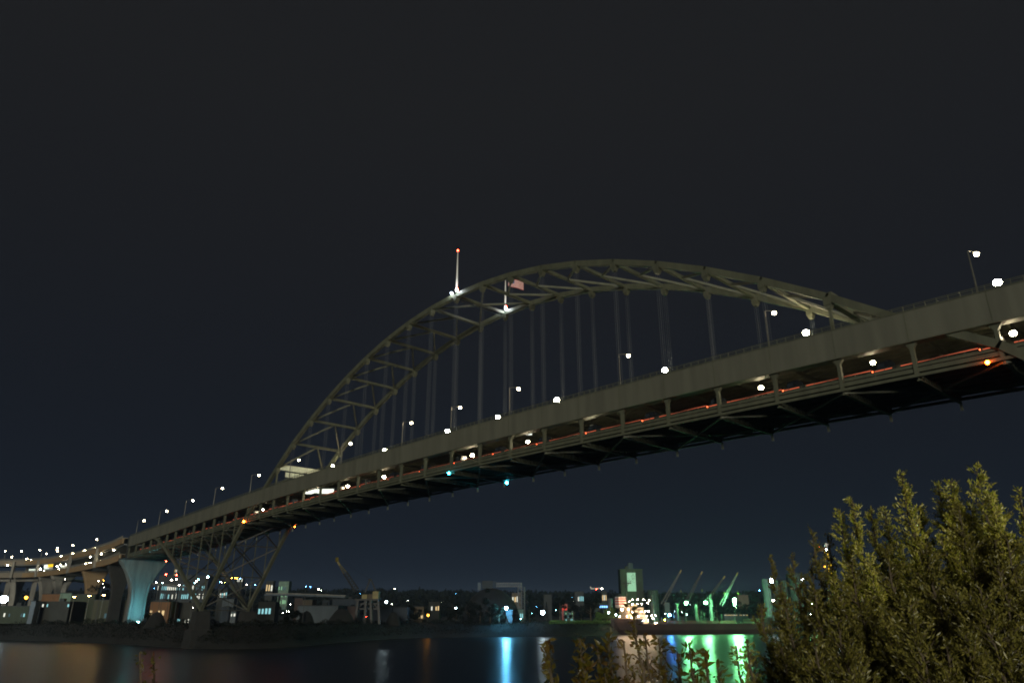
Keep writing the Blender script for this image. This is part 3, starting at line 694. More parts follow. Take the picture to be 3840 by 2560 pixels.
for x, y, w_, m_, lb in ((795, 583, 9.5, 'sign_yellow', 'glowing yellow sign under the upper viaduct deck'), (722, 590, 5.5, 'sign_white', 'pale glowing sign left of the yellow sign under the viaduct')):
    px, py = ZA(x, y); j = near_i(px); P = at(px, py, depth(VC[j]+NR[j]*4)); t = thing('road_sign', lb, 'traffic sign', P)
    MB().beam(P-tg[j]*w_/2, P+tg[j]*w_/2, .2, 2.6).build('board', m_, t)
    for s_ in (-1, 1): MB().box(P+tg[j]*w_*.4*s_+[-.08, -.08, 1.31], P+tg[j]*w_*.4*s_+[.08, .08, VC[j][2]-4-P[2]]).build('bracket', 'dark_steel', t)
# ------------------------------------------------------------------ buildings
def building(px0, px1, pyt, D, label, m='dark_wall', zb=None, dp=14, rot=0., win=None, name='warehouse', roof=None, cat='building', group=None, rot_in=None):
    if zb is None: zb = hill((px0+px1)/2, D)-.3
    a = np.array(gpt(px0, D, zb)); w = (colx_h(px1)-colx_h(px0))*D; ztop = at((px0+px1)/2, pyt, D)[2]; H = max(2, ztop-zb)
    R0 = RH*math.cos(rot)+FH*math.sin(rot); F0 = -RH*math.sin(rot)+FH*math.cos(rot)
    t = thing(name, label, cat, tuple(a+R0*w/2), group)
    def q(u, d, z): return a+R0*u+F0*d+np.array([0, 0, z])
    def bx(u0, u1, d0, d1, z0, z1): 
        return MB().add([q(u0, d0, z0), q(u1, d0, z0), q(u1, d1, z0), q(u0, d1, z0), q(u0, d0, z1), q(u1, d0, z1), q(u1, d1, z1), q(u0, d1, z1)], [(0, 3, 2, 1), (4, 5, 6, 7), (0, 1, 5, 4), (1, 2, 6, 5), (2, 3, 7, 6), (3, 0, 4, 7)])
    bx(0, w, 0, dp, 0, H).build('wall', m, t)
    if roof == 'gable':
        g = MB().add([q(-.4, -.4, H+.01), q(w+.4, -.4, H+.01), q(w+.4, dp+.4, H+.01), q(-.4, dp+.4, H+.01), q(w*.5, -.4, H+w*.14), q(w*.5, dp+.4, H+w*.14)], [(0, 1, 4), (2, 3, 5), (1, 2, 5, 4), (3, 0, 4, 5), (0, 3, 2, 1)])
        g.build('roof', 'grey_wall', t)
    else: 
        r = bx(-.25, w+.25, -.25, dp+.25, H+.003, H+.5); r.build('roof', 'grey_wall' if m != 'dark_wall' else 'dark_wall', t)
        if w > 16: bx(w*.6, w*.6+3, 2, 5, H+.51, H+2.3).build('roof_unit', 'grey_wall', t)
    if win:
        rows, cols, z0, z1, p_, kinds = win; dz = (z1-z0)*H/rows; dx = w/cols; c_ = 0
        for i in range(rows):
            for j in range(cols):
                if c_ >= 96 or random.random() > p_: continue
                mm = random.choice(kinds); c_ += 1
                u0 = dx*(j+.2); z_ = H*z0+dz*(i+.25)
                bx(u0, u0+dx*random.uniform(.45, .62), -.06, .02, z_, z_+dz*random.uniform(.45, .6)).build('window', mm, t)
    return t
B2 = lambda x, y: (520+x/4.2, 2000+y/4.2)
C2 = lambda x, y: (1040+x/4.2, 2060+y/4.2)
D2 = lambda x, y: (1560+x/3.92, 2100+y/3.92)
E2 = lambda x, y: (2100+x/4.355, 2080+y/4.355)
F2 = lambda x, y: (2440+x/4.612, 2100+y/4.612)
G2 = lambda x, y: (2850+x/3.7325, 1980+y/3.7325)
def bz(Z, x0, x1, yt, *a, **k): return building(Z(x0, 0)[0], Z(x1, 0)[0], Z(0, yt)[1], *a, **k)
CW = ['win_cyan', 'win_cyan', 'win_white', 'win_dim']
# yard in front of the viaduct (left edge)
bz(ZA, 1055, 1425, 1045, 520, 'tall dark green warehouse left of the bare lamp post', 'green_wall', dp=25)
bz(ZA, 1425, 1990, 1135, 512, 'long low olive warehouse with a pale door by the big cyan pier', 'olive_wall', dp=25, win=(1, 6, .15, .5, .3, ['win_dim']))
bz(ZA, 540, 1050, 1160, 500, 'dark shed left of the green warehouse', 'dark_wall', dp=18, win=(1, 14, .72, .95, .4, ['win_white', 'win_cyan', 'win_dim']))
bz(ZA, 585, 880, 1035, 548, 'row of orange lit wall panels behind the dark shed', 'orange_wall', dp=6)
bz(ZA, 868, 1050, 1020, 545, 'pale mint trailer box beside the orange panels', 'mint_wall', dp=6)
bz(ZA, 430, 505, 1150, 490, 'narrow pale kiosk near the orange lamp', 'pale_wall', dp=5)
bz(ZA, -200, 425, 1230, 505, 'low mint lit shed below the brilliant white lamp', 'green_wall', dp=12, win=(1, 16, .3, .7, .35, CW))
bz(B2, 150, 460, 1075, 430, 'small orange building right of the big cyan pier', 'orange_wall', dp=12, roof='gable', win=(1, 5, .3, .7, .3, ['win_warm']))
bz(B2, 470, 890, 1095, 445, 'long low dark shed with a red light on its roof', 'dark_wall', dp=16, win=(1, 18, .02, .3, .6, ['win_cyan', 'win_dim', 'win_white']))
bz(B2, 215, 1010, 660, 1300, 'long pale office block with two rows of lit cyan windows', 'grey_wall', dp=30, win=(3, 26, .05, .78, .72, CW), name='office_block')
bz(B2, 430, 505, 490, 1500, 'dark tower rising behind the long office block', 'grey_wall', dp=18, win=(4, 4, .4, .9, .3, ['win_white', 'win_warm']), name='tower_block')
bz(B2, 1280, 1460, 1030, 900, 'small pale shed seen between the arch legs', 'pale_wall', dp=12, win=(1, 6, .1, .4, .6, CW))
bz(B2, 1430, 1560, 690, 1450, 'rooftop with a white lit band seen between the arch legs', 'grey_wall', dp=12, win=(1, 6, .8, .99, .95, ['win_white', 'win_cyan']))
bz(B2, 1190, 1345, 880, 1000, 'low building with a pale lit canopy between the arch legs', 'dark_wall', dp=12, win=(1, 5, .7, .95, .9, ['win_white', 'win_warm', 'win_cyan']))
bz(B2, 1860, 2130, 1080, 700, 'dark hut with four cyan windows left of the car park', 'dark_wall', dp=12, win=(1, 5, .3, .8, .9, ['win_cyan']))
bz(B2, 1945, 2060, 745, 1350, 'hillside house with three glowing yellow windows', 'dark_wall', dp=12, win=(1, 3, .55, .95, 1., ['win_warm', 'win_white']), name='house')
bz(B2, 2150, 2310, 750, 1200, 'mint green lit apartment block on the hillside', 'mint_wall', dp=15, win=(4, 8, .1, .9, .6, ['win_green', 'win_dim']), name='apartment_block')
bz(B2, 1270, 1410, 1160, 620, 'small teal gabled shelter near the river pier', 'blue_wall', dp=8, roof='gable')
bz(B2, 1440, 1520, 1225, 560, 'little pale cabin with a lit doorway', 'pale_wall', dp=6, win=(1, 2, .5, .9, 1., ['win_white']))
# zoom C
bz(C2, 300, 945, 885, 560, 'wide white warehouse wall behind the dirt mounds', 'pale_wall', dp=30, rot=.0)
bz(C2, 372, 525, 792, 640, 'square beige shed above the white warehouse', 'beige_wall', dp=14)
bz(C2, 245, 370, 768, 700, 'smaller beige shed left of the square one', 'pink_wall', dp=10)
bz(C2, 690, 800, 800, 620, 'small blue lit hut beside a bright lamp', 'blue_wall', dp=8, win=(1, 2, .4, .9, .6, ['win_cyan']))
bz(C2, 850, 1250, 785, 680, 'long grey roofed hall left of the harbour crane', 'blue_wall', dp=24, win=(1, 9, .05, .2, .7, ['win_green', 'win_dim']))
bz(C2, 950, 1240, 895, 590, 'low reddish grey wall left of the crane legs', 'pink_wall', dp=14)
bz(C2, 1480, 1790, 915, 570, 'grey blue shed right of the crane legs', 'blue_wall', dp=14)
bz(C2, 1800, 2045, 915, 575, 'grey blue shed with two doors further right of the crane', 'blue_wall', dp=14)
bz(C2, 2150, 2300, 900, 600, 'brown cabin left of the amber flood lamp', 'beige_wall', dp=8, win=(1, 3, .2, .6, .4, ['win_warm']))
# zoom D
bz(D2, 180, 340, 615, 720, 'low brown house behind the amber flood lamp', 'dark_wall', dp=14, win=(1, 5, .5, .9, .4, ['win_white', 'win_warm']))
bz(D2, 1885, 2000, 505, 1050, 'dim grey block above the bright bank lamp', 'grey_wall', dp=14)
bz(D2, 1410, 1540, 480, 1150, 'house with yellow lit rooms right of the dome', 'beige_wall', dp=14, win=(1, 4, .55, .95, .8, ['win_white', 'win_warm']), name='house')
bz(D2, 1440, 1580, 720, 690, 'cyan lit shed by the dome foot', 'mint_wall', dp=10, win=(1, 5, .2, .8, .7, ['win_cyan']))
bz(D2, 2150, 2230, 640, 800, 'small red house with a pale roof', 'red_paint', dp=10, roof='gable', win=(1, 2, .5, .9, 1, ['win_red']), name='house')
bz(D2, 2180, 2310, 740, 700, 'mint lit glass hut among the bank trees', 'mint_wall', dp=8, win=(3, 7, .1, .9, .6, ['win_cyan', 'win_green', 'win_dim']))
# zoom E
bz(E2, 250, 400, 600, 1250, 'hilltop house with a row of blue white windows', 'grey_wall', dp=12, win=(1, 6, .5, .9, .9, ['win_cyan', 'win_white']), name='house')
bz(E2, 700, 780, 590, 1250, 'hilltop house with three warm windows', 'grey_wall', dp=12, win=(1, 3, .5, .95, 1, ['win_warm', 'win_white']), name='house')
bz(E2, 700, 900, 900, 720, 'pale blue lit shed below the blue sign', 'pale_wall', dp=12)
bz(E2, 560, 790, 795, 760, 'dim grey hall carrying the blue sign', 'grey_wall', dp=12)
bz(F2, 255, 345, 730, 900, 'small pale blue block behind the first ship crane', 'pale_wall', dp=12)
bz(F2, 1280, 1690, 930, 900, 'long pale quay shed at the right under the brightest green lamp', 'pale_wall', dp=16, win=(1, 20, .8, .97, .5, ['win_warm', 'win_white']))
bz(F2, 1540, 1730, 600, 1300, 'dim house on the hillside right of the brightest green lamp', 'beige_wall', dp=12, name='house')
# grain tower with banner
def tower():
    D = 830; px0, px1 = E2(1020, 0)[0], E2(1400, 0)[0]; a = gpt(px0, D, 10); w = (colx_h(px1)-colx_h(px0))*D; zt = at((px0+px1)/2, E2(0, 240)[1], D)[2]
    t = thing('grain_elevator', 'tall dark green grain tower with a pale vertical banner', 'silo', a)
    a = np.array(a); q = lambda u, d, z: a+RH*u+FH*d+np.array([0, 0, z-10])
    def bx(u0, u1, d0, d1, z0, z1, name, m, par=t):
        return MB().add([q(u0, d0, z0), q(u1, d0, z0), q(u1, d1, z0), q(u0, d1, z0), q(u0, d0, z1), q(u1, d0, z1), q(u1, d1, z1), q(u0, d1, z1)], [(0, 3, 2, 1), (4, 5, 6, 7), (0, 1, 5, 4), (1, 2, 6, 5), (2, 3, 7, 6), (3, 0, 4, 7)]).build(name, m, par)
    bx(0, w*.66, 0, 18, 9.5, zt, 'wall', 'green_wall'); bx(w*.662, w, 3, 18, 9.5, zt, 'side_wing', 'dark_wall')
    bx(-.3, w+.3, -.3, 18.3, zt+.003, zt+.8, 'roof', 'green_wall')
    for i in range(4): bx(w*(.05+i*.16), w*(.05+i*.16)+.35, -.2, -.003, 10, zt-.5, 'rib', 'green_wall')
    bx(w*.38, w*.6, 4, 9, zt+.81, at(px0, E2(0, 125)[1], D)[2], 'head_house', 'blue_wall'); bx(w*.25, w*.38, 4, 9, zt+.81, zt+4, 'stair_house', 'dark_wall')
    mast = MB().tube([q(w*.43, -.6, zt+.8), q(w*.43, -.6, zt+8)], .12, 5).build('mast', 'grey_steel', t)
    u0, u1 = w*.29, w*.66; z1 = at(px0, E2(0, 288)[1], D)[2]; z0 = at(px0, E2(0, 590)[1], D)[2]
    bn = thing('banner', 'pale vertical banner with a drawn star hung on the grain tower', 'banner', q((u0+u1)/2, -.4, z0))
    bx(u0, u1, -.5, -.3, z0, z1, 'cloth', 'banner_cloth', bn)
    sx, szz, R = u0+(u1-u0)*.72, z1-(z1-z0)*.22, (u1-u0)*.24
    st = MB(); P = [(sx+R*(1 if i % 2 == 0 else .42)*math.sin(i*math.pi/5), szz+R*1.5*(1 if i % 2 == 0 else .42)*math.cos(i*math.pi/5)) for i in range(10)]
    for i in range(10): st.beam(q(P[i][0], -.62, P[i][1]), q(P[(i+1) % 10][0], -.62, P[(i+1) % 10][1]), .2, .38, up=tuple(FH))
    st.build('star', 'banner_ink', bn)
    sw = MB(); tw = [(.18, .30), (.26, .38), (.16, .46), (.28, .54), (.40, .50), (.36, .42)]
    for i in range(5): sw.beam(q(u0+(u1-u0)*tw[i][0], -.62, z1-(z1-z0)*tw[i][1]), q(u0+(u1-u0)*tw[i+1][0], -.62, z1-(z1-z0)*tw[i+1][1]), .2, .4, up=tuple(FH))
    for i in range(5):
        uu = .62+.12*math.sin(i*2.1); sw.beam(q(u0+(u1-u0)*uu, -.62, z1-(z1-z0)*(.34+.04*i)), q(u0+(u1-u0)*(uu+.1*math.cos(i*1.7)), -.62, z1-(z1-z0)*(.38+.04*i)), .2, .4, up=tuple(FH))
    sw.build('drawing', 'banner_ink', bn)
tower()
def tank(px0, px1, pyt, D, label, m='grey_wall', name='storage_tank', zb=9.7, ribs=True, cone=False):
    a = np.array(gpt((px0+px1)/2, D, zb)); r = (colx_h(px1)-colx_h(px0))*D/2; zt = at((px0+px1)/2, pyt, D)[2]
    t = thing(name, label, 'storage tank', a); MB().tube([a, [a[0], a[1], zt]], r, 28).build('shell', m, t)
    MB().tube([[a[0], a[1], zt+.003], [a[0], a[1], zt+(r*.5 if cone else .8)]], [r*1.01, r*(.15 if cone else .9)], 28).build('roof', m, t)
    l = MB(); p = a-FH*(r+.4)+RH*r*.25
    for s_ in (-.3, .3): l.beam(p+RH*s_, p+RH*s_+[0, 0, zt-zb], .1, .1)
    for j in range(int((zt-zb)/.9)): l.beam(p-RH*.3+[0, 0, .5+j*.9], p+RH*.3+[0, 0, .5+j*.9], .08, .08)
    l.build('ladder', 'grey_steel', t); rg = MB()
    for j in range(1, 4): z = zb+(zt-zb)*j/4; rg.tube([[a[0], a[1], z], [a[0], a[1], z+.25]], r+.08, 28)
    rg.build('hoop', m, t); return t
tank(E2(1445, 0)[0], E2(1630, 0)[0], E2(0, 585)[1], 820, 'broad grey tank between the grain tower and the first ship crane')
tank(E2(785, 0)[0], E2(870, 0)[0], E2(0, 725)[1], 700, 'slim pale silo right of the blue sign', 'pale_wall')
tank(E2(940, 0)[0], E2(1035, 0)[0], E2(0, 650)[1], 790, 'dark tank at the left foot of the grain tower', 'dark_wall')
# silos behind the right hand trees
for i, (x0, x1, yt, lb) in enumerate(((85, 200, 720, 'leftmost tall grey silo lit by a white lamp behind the saplings'), (205, 320, 735, 'tall grey silo beside the leftmost one behind the saplings'), (325, 440, 735, 'third tall grey silo behind the saplings'), (445, 700, 640, 'widest tall silo behind the saplings with lights on top'))):
    tank(G2(x0, 0)[0], G2(x1, 0)[0], G2(0, yt)[1], 760+i*4, lb, 'pale_wall' if i < 1 else 'grey_wall', name='silo')
# cement dome
def dome():
    D = 690; c = np.array(gpt(D2(1100, 0)[0], D, 10)); r = (D2(1500, 0)[0]-D2(700, 0)[0])/2/FPX*D*math.cos(PIT)*1.07; h = at(1840, D2(0, 410)[1], D)[2]-10
    t = thing('storage_dome', 'large dark concrete dome with a conveyor gallery over it', 'dome', c); vs = []; rings = []
    for i in range(10):
        a = math.pi/2*i/9.5; rings.append([c+[r*math.cos(a)*math.cos(k*math.tau/36), r*math.cos(a)*math.sin(k*math.tau/36), h*math.sin(a)] for k in range(36)])
    MB().loft(rings).build('shell', 'dark_concrete', t, True)
    rb = MB()
    for k in range(0, 36, 2):
        for i in range(9): rb.beam(rings[i][k], rings[i+1][k], .25, .2)
    rb.build('rib', 'dark_concrete', t)
    def bxp(x0, x1, y0, y1, name, m, dd=6):
        p0 = at(D2(x0, 0)[0], D2(0, y1)[1], D); p1 = at(D2(x1, 0)[0], D2(0, y0)[1], D); w = (p1-p0)@RH; hh = p1[2]-p0[2]
        q = lambda u, d, z: p0+RH*u+FH*d+np.array([0, 0, z])
        return MB().add([q(0, -dd/2, 0), q(w, -dd/2, 0), q(w, dd/2, 0), q(0, dd/2, 0), q(0, -dd/2, hh), q(w, -dd/2, hh), q(w, dd/2, hh), q(0, dd/2, hh)], [(0, 3, 2, 1), (4, 5, 6, 7), (0, 1, 5, 4), (1, 2, 6, 5), (2, 3, 7, 6), (3, 0, 4, 7)]).build(name, m, t)
    bxp(970, 1130, 302, 414, 'head_house', 'grey_wall', 8); bxp(908, 955, 326, 440, 'vent_stack', 'pale_wall', 3); bxp(1132, 1180, 310, 405, 'transfer_box', 'blue_wall', 4)
    g = MB(); y0, y1 = D2(0, 332)[1], D2(0, 385)[1]; xs = [D2(x, 0)[0] for x in np.linspace(1182, 1560, 15)]
    for a, b in zip(xs[:-1], xs[1:]):
        for yy in (y0, y1): g.beam(at(a, yy, D), at(b, yy, D), .5, .5)
        g.beam(at(a, y0, D), at(b, y1, D), .3, .3); g.beam(at(a, y0, D), at(a, y1, D), .3, .3)
    g.build('conveyor_gallery', 'grey_steel', t)
    tw = MB()
    for x in (1500, 1550, 1595):
        p = at(D2(x, 0)[0], D2(0, 330 if x == 1550 else 390)[1], D+2); tw.box((p[0]-.35, p[1]-.35, 10), (p[0]+.35, p[1]+.35, p[2]))
    for j in range(5):
        y_ = 400+j*70; tw.beam(at(D2(1500, 0)[0], D2(0, y_)[1], D+2), at(D2(1595, 0)[0], D2(0, y_+55)[1], D+2), .3, .3); tw.beam(at(D2(1500, 0)[0], D2(0, y_)[1], D+2), at(D2(1595, 0)[0], D2(0, y_)[1], D+2), .3, .3)
    tw.build('conveyor_tower', 'grey_steel', t)
dome()
bz(D2, 1320, 1415, 730, 612, 'narrow white wall blown out by the cyan flood lamp', 'pale_wall', dp=5, name='shed')
# distant elevated road
def road(name, pts, label, w=9, pier=True, m='pale_wall'):
    P = [np.array(at(px, py, D)) for px, py, D in pts]; t = thing(name, label, 'road bridge', (P[0][0], P[0][1], 10)); d = MB(); r = MB()
    for a, b in zip(P[:-1], P[1:]): d.beam(a, b, w, 1.6); r.beam(a+[0, 0, 1.3]-FH*w/2, b+[0, 0, 1.3]-FH*w/2, .2, .9)
    d.build('deck', m, t); r.build('parapet', 'concrete', t)
    for a, b in zip(P[:-1], P[1:]):
        n_ = max(1, int(np.linalg.norm(b-a)/30))
        for j in range(n_): p = a+(b-a)*(j+.5)/n_; g = hill(1500, depth(p)); MB().box((p[0]-1, p[1]-1, g-1), (p[0]+1, p[1]+1, p[2]-.81)).build('pier', 'dark_concrete', t)
road('road_bridge', [C2(-160, 712)+(900,), C2(240, 712)+(880,), C2(640, 725)+(860,), C2(1090, 745)+(850,)], 'distant elevated road behind the white warehouse left of the crane')
road('road_bridge', [B2(190, 795)+(1000,), B2(480, 820)+(980,), B2(780, 850)+(960,)], 'distant elevated road below the long office block')
# dirt mounds
for i, (px0, px1, pyt, D, lb) in enumerate(((1215, 1345, C2(0, 910)[1], 500, 'largest dark dirt mound in front of the white warehouse'), (1105, 1190, C2(0, 950)[1], 480, 'low dark dirt mound left of the largest one'), (1440, 1510, C2(0, 965)[1], 545, 'dark dirt mound right of the crane legs'), (533, 640, B2(0, 1215)[1], 405, 'low dark mound at the foot of the cyan pier'))):
    c = np.array(gpt((px0+px1)/2, D, 8)); R = (px1-px0)/2/FPX*D*1.1; h = at((px0+px1)/2, pyt, D)[2]-8; rings = []
    for j in range(8):
        s_ = j/7.; rings.append([c+np.array([math.cos(k*math.tau/20)*R*(1-s_)**.5*(1+.08*math.sin(k*2+j)), math.sin(k*math.tau/20)*R*.6*(1-s_)**.5, h*s_*(1 if s_ < 1 else .97)]) for k in range(20)])
    tag(MB().loft(rings).build('dirt_mound', 'soil', None, True), lb, 'dirt mound', 'dirt mounds on the far bank')
# ------------------------------------------------------------------ harbour crane
def harbour_crane():
    D = 520; t = thing('harbour_crane', 'dark harbour crane with a yellow cab and a lattice boom coloured yellow at its lit tip', 'crane', gpt(1390, D, 9.5)); T = lambda x, y, dd=0: at(*C2(x, y), D+dd)
    def lattice(a, b, w0, w1, name, m, n=10, th=.22):
        g = MB(); d = (b-a)/np.linalg.norm(b-a); s_ = np.cross(d, FH); s_ /= np.linalg.norm(s_)
        cor = lambda f, i, j: a+(b-a)*f+(s_*i+FH*j)*(w0+(w1-w0)*f)/2
        for i, j in ((-1, -1), (1, -1), (1, 1), (-1, 1)): g.beam(cor(0, i, j), cor(1, i, j), th, th)
        for k in range(n):
            f0, f1 = k/n, (k+1)/n
            for (i, j), (i2, j2) in (((-1, -1), (1, -1)), ((1, 1), (-1, 1)), ((-1, -1), (-1, 1)), ((1, -1), (1, 1))): g.beam(cor(f0, i, j), cor(f1, i2, j2), th*.7, th*.7)
        g.build(name, m, t)
    lattice(T(1250, 640), T(1070, 365), 2.8, 2.4, 'lower_boom', 'dark_steel', 7, .5); lattice(T(1070, 365), T(985, 245), 2.2, 1.0, 'upper_boom', 'yellow_paint', 5);  # boom's lit top and unlit lower part are set by colour
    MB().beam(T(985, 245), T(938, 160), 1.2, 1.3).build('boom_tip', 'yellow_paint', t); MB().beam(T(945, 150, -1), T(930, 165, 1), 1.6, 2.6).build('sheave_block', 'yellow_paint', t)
    rp = MB(); rp.tube([T(935, 140), T(1470, 470)], .06, 4); rp.tube([T(1470, 470), T(1560, 670)], .08, 4); rp.build('rigging', 'dark_steel', t)
    m_ = MB(); m_.beam(T(1380, 670), T(1465, 465), .9, .9); m_.beam(T(1560, 670), T(1475, 465), .8, .8); m_.beam(T(1440, 470), T(1490, 470), 2, 1); m_.build('mast_frame', 'dark_steel', t)
    def bx(x0, x1, y0, y1, name, m, dd=7):
        p0 = T(x0, y1); p1 = T(x1, y0); w = (p1-p0)@RH; hh = p1[2]-p0[2]; q = lambda u, d, z: p0+RH*u+FH*d+np.array([0, 0, z])
        return MB().add([q(0, -dd/2, 0), q(w, -dd/2, 0), q(w, dd/2, 0), q(0, dd/2, 0), q(0, -dd/2, hh), q(w, -dd/2, hh), q(w, dd/2, hh), q(0, dd/2, hh)], [(0, 3, 2, 1), (4, 5, 6, 7), (0, 1, 5, 4), (1, 2, 6, 5), (2, 3, 7, 6), (3, 0, 4, 7)]).build(name, m, t)
    bx(1510, 1610, 658, 772, 'machine_house', 'yellow_paint'); bx(1340, 1425, 705, 772, 'operator_cab', 'yellow_paint', 5); bx(1430, 1505, 700, 772, 'middle_house', 'beige_wall', 6); bx(1240, 1610, 775, 800, 'slew_platform', 'dark_steel', 10)
    lg = MB()
    for x0, x1 in ((1270, 1235), (1395, 1385), (1470, 1490), (1590, 1615)):
        for dd in (-4, 4): lg.beam(T(x0, 800, dd), np.array(list(T(x1, 1050, dd)[:2])+[9.5]), 1.4, 1.4)
    for y_ in (850, 930): lg.beam(T(1250, y_), T(1600, y_), .8, .8)
    lg.beam(T(1250, 930), T(1395, 810), .6, .6); lg.beam(T(1600, 930), T(1470, 810), .6, .6); lg.build('gantry_leg', 'dark_steel', t)
harbour_crane()
# ------------------------------------------------------------------ cargo ship with four deck cranes
def ship():
    bow = np.array(gpt(2930, 735, 0)); stern = np.array(gpt(2292, 664, 0)); ax = bow-stern; L = np.linalg.norm(ax); ax /= L; sd_ = np.array([-ax[1], ax[0], 0.]); 
    if sd_@FH < 0: sd_ = -sd_
    t = thing('cargo_ship', 'dark red bulk carrier moored across the river under green floodlights', 'ship', tuple(stern))
    q = lambda u, s_, z: stern+ax*u+sd_*(s_+12)+np.array([0, 0, z])
    rings = []
    for f, w_, zt in ((0, .72, 13), (.02, .9, 13), (.12, 1, 13), (.17, 1, 12.9), (.172, 1, 9), (.5, 1, 9), (.86, 1, 9), (.862, .97, 12.9), (.93, .75, 13.6), (1, .06, 14.4)):
        u = f*L; rings.append([q(u, -12*w_, zt), q(u, -12*w_*.96, 4), q(u, -11*w_*.8, -1), q(u, 11*w_*.8, -1), q(u, 12*w_*.96, 4), q(u, 12*w_, zt)])
    o = MB().loft(rings).build('hull', 'hull_red', t); recalc(o)
    def bx(u0, u1, s0, s1, z0, z1, name, m, par=t):
        return MB().add([q(u0, s0, z0), q(u1, s0, z0), q(u1, s1, z0), q(u0, s1, z0), q(u0, s0, z1), q(u1, s0, z1), q(u1, s1, z1), q(u0, s1, z1)], [(0, 3, 2, 1), (4, 5, 6, 7), (0, 1, 5, 4), (1, 2, 6, 5), (2, 3, 7, 6), (3, 0, 4, 7)]).build(name, m, par)
    def uof(px):                       # along-ship coordinate of a photo column
        lo, hi = -20, L+20
        for _ in range(40):
            m_ = (lo+hi)/2; p = q(m_, -12, 10)-CAM; c = 1920+(p@RT)/(p@FW)*FPX
            if c < px: lo = m_
            else: hi = m_
        return lo
    us = uof(E2(1105, 0)[0]); ue = uof(E2(1480, 0)[0]); zb = 9
    for lv in range(4): bx(us+lv*.8+2, ue-lv*1.2, -9+lv*.5, 9-lv*.5, 9.1+lv*3.2, 9.1+lv*3.2+3.19, 'deck_house', 'ship_cream')
    bx(us+4, ue-6, -11.5, 11.5, 21.91, 22.3, 'bridge_wing', 'ship_cream'); bx(us+6, ue-9, -6, 6, 22.31, 24.6, 'wheelhouse', 'ship_cream')
    for lv in range(4):
        for j in range(9):
            u = us+4+j*(ue-us-8)/9.; bx(u, u+.9, -9.06+lv*.5, -8.99+lv*.5, 10.4+lv*3.2, 11.3+lv*3.2, 'porthole', 'glass_dark')
    fu = uof(E2(1128, 0)[0]); bx(fu-4, fu+3.5, -3, 3, 22.35, 31, 'funnel', 'flag_white')
    for z in (24.6, 26.7, 28.8): bx(fu-4.03, fu+3.53, -3.03, 3.03, z, z+1.0, 'funnel_band', 'red_paint')
    rl = MB()
    for u in np.arange(1, L*.17, 2.2): rl.beam(q(u, -11.8, 13), q(u, -11.8, 14.2), .1, .1)
    for u in np.arange(L*.175, L*.86, 2.2): rl.beam(q(u, -11.9, 9), q(u, -11.9, 10.3), .12, .12)
    for z in (9.8, 10.3): rl.beam(q(L*.175, -11.9, z), q(L*.86, -11.9, z), .1, .1)
    rl.beam(q(1, -11.8, 14.2), q(L*.17, -11.8, 14.2), .1, .1); rl.build('railing', 'grey_steel', t)
    for i, x in enumerate((470, 790, 1090, 1400)):
        u = uof(F2(x, 0)[0]); bx(u-9, u+9, -8, 8, 9.05, 11.4, 'hatch_cover', 'ship_deck')
    ms = MB(); um = uof(E2(1197, 0)[0]); ms.tube([q(um, -3, 24.6), q(um, -3, at(2373, E2(0, 425)[1], 680)[2])], [.7, .35], 8); zc = at(2373, E2(0, 462)[1], 680)[2]
    ms.beam(q(um-5.5, -3, zc), q(um+5.5, -3, zc+.3), .5, .7); ms.beam(q(um-3, -3, zc), q(um, -3, zc-4), .3, .3); ms.beam(q(um+3, -3, zc), q(um, -3, zc-4), .3, .3)
    for s_ in (-5, -3.4, 2.5, 4.6): ms.beam(q(um+s_, -3, zc), q(um+s_, -3, zc+2.6), .2, .2)
    ms.build('radar_mast', 'dark_steel', t)
    # cranes
    CR = (((185, 1030), 600, (200, 770), (500, 215), 'pale_steel', 'leftmost ship crane, its twin-beam jib lit pale green'), ((600, 1000), 790, (620, 720), (865, 240), 'crane_grey', 'second ship crane from the left, dim jib behind the first green lamp'),
          ((940, 1000), 790, (950, 735), (1250, 315), 'crane_grey', 'third ship crane from the left behind the middle green lamp'), ((1205, 990), 600, (1215, 775), (1480, 258), 'crane_white', 'white ship crane left of the brightest green lamp'))
    for (bxx, _), yt, jb, jt, m_, lb in CR:
        px = F2(bxx, 0)[0]; u = uof(px); b0 = q(u, 0, 9.05); D = depth(b0); zj = at(*F2(*jb), D)[2]; zt = at(px, F2(0, yt)[1], D)[2]
        c = thing('deck_crane', lb, 'crane', b0, 'deck cranes of the moored ship')
        MB().tube([b0, [b0[0], b0[1], zj-1]], [1.5, 1.3], 12).build('pedestal', m_, c)
        MB().beam([b0[0], b0[1], zj-1], [b0[0], b0[1], zt], 3.0, 3.2, up=tuple(ax), w2=1.4, h2=1.8).build('crane_house', m_, c)
        a = at(*F2(*jb), D-1.5); e = at(*F2(*jt), D-1.5); s_ = np.cross((e-a), FH); s_ /= np.linalg.norm(s_)
        jb_ = MB()
        for o_ in (-1, 1): jb_.beam(a+s_*o_*1.3, e+s_*o_*.25, .7, .7)
        for k in range(1, 9): f = k/9.; jb_.beam(a+(e-a)*f-s_*(1.3-1.05*f), a+(e-a)*f+s_*(1.3-1.05*f), .35, .35)
        jb_.build('jib', m_, c)
        MB().beam(e-[0, 0, .3], e+(e-a)/np.linalg.norm(e-a)*3, .8, 1.0).build('jib_tip', 'yellow_paint', c)
        cb = MB(); cb.tube([[b0[0], b0[1], zt], e], .07, 4); cb.tube([e, e-[0, 0, (e[2]-zj)*.55]], .07, 4); cb.build('cable', 'dark_steel', c)
        MB().beam(e-[0, 0, (e[2]-zj)*.55+1.6], e-[0, 0, (e[2]-zj)*.55-.2], .5, .6).build('hook', 'yellow_paint', c)
    # deck posts
    pp = MB()
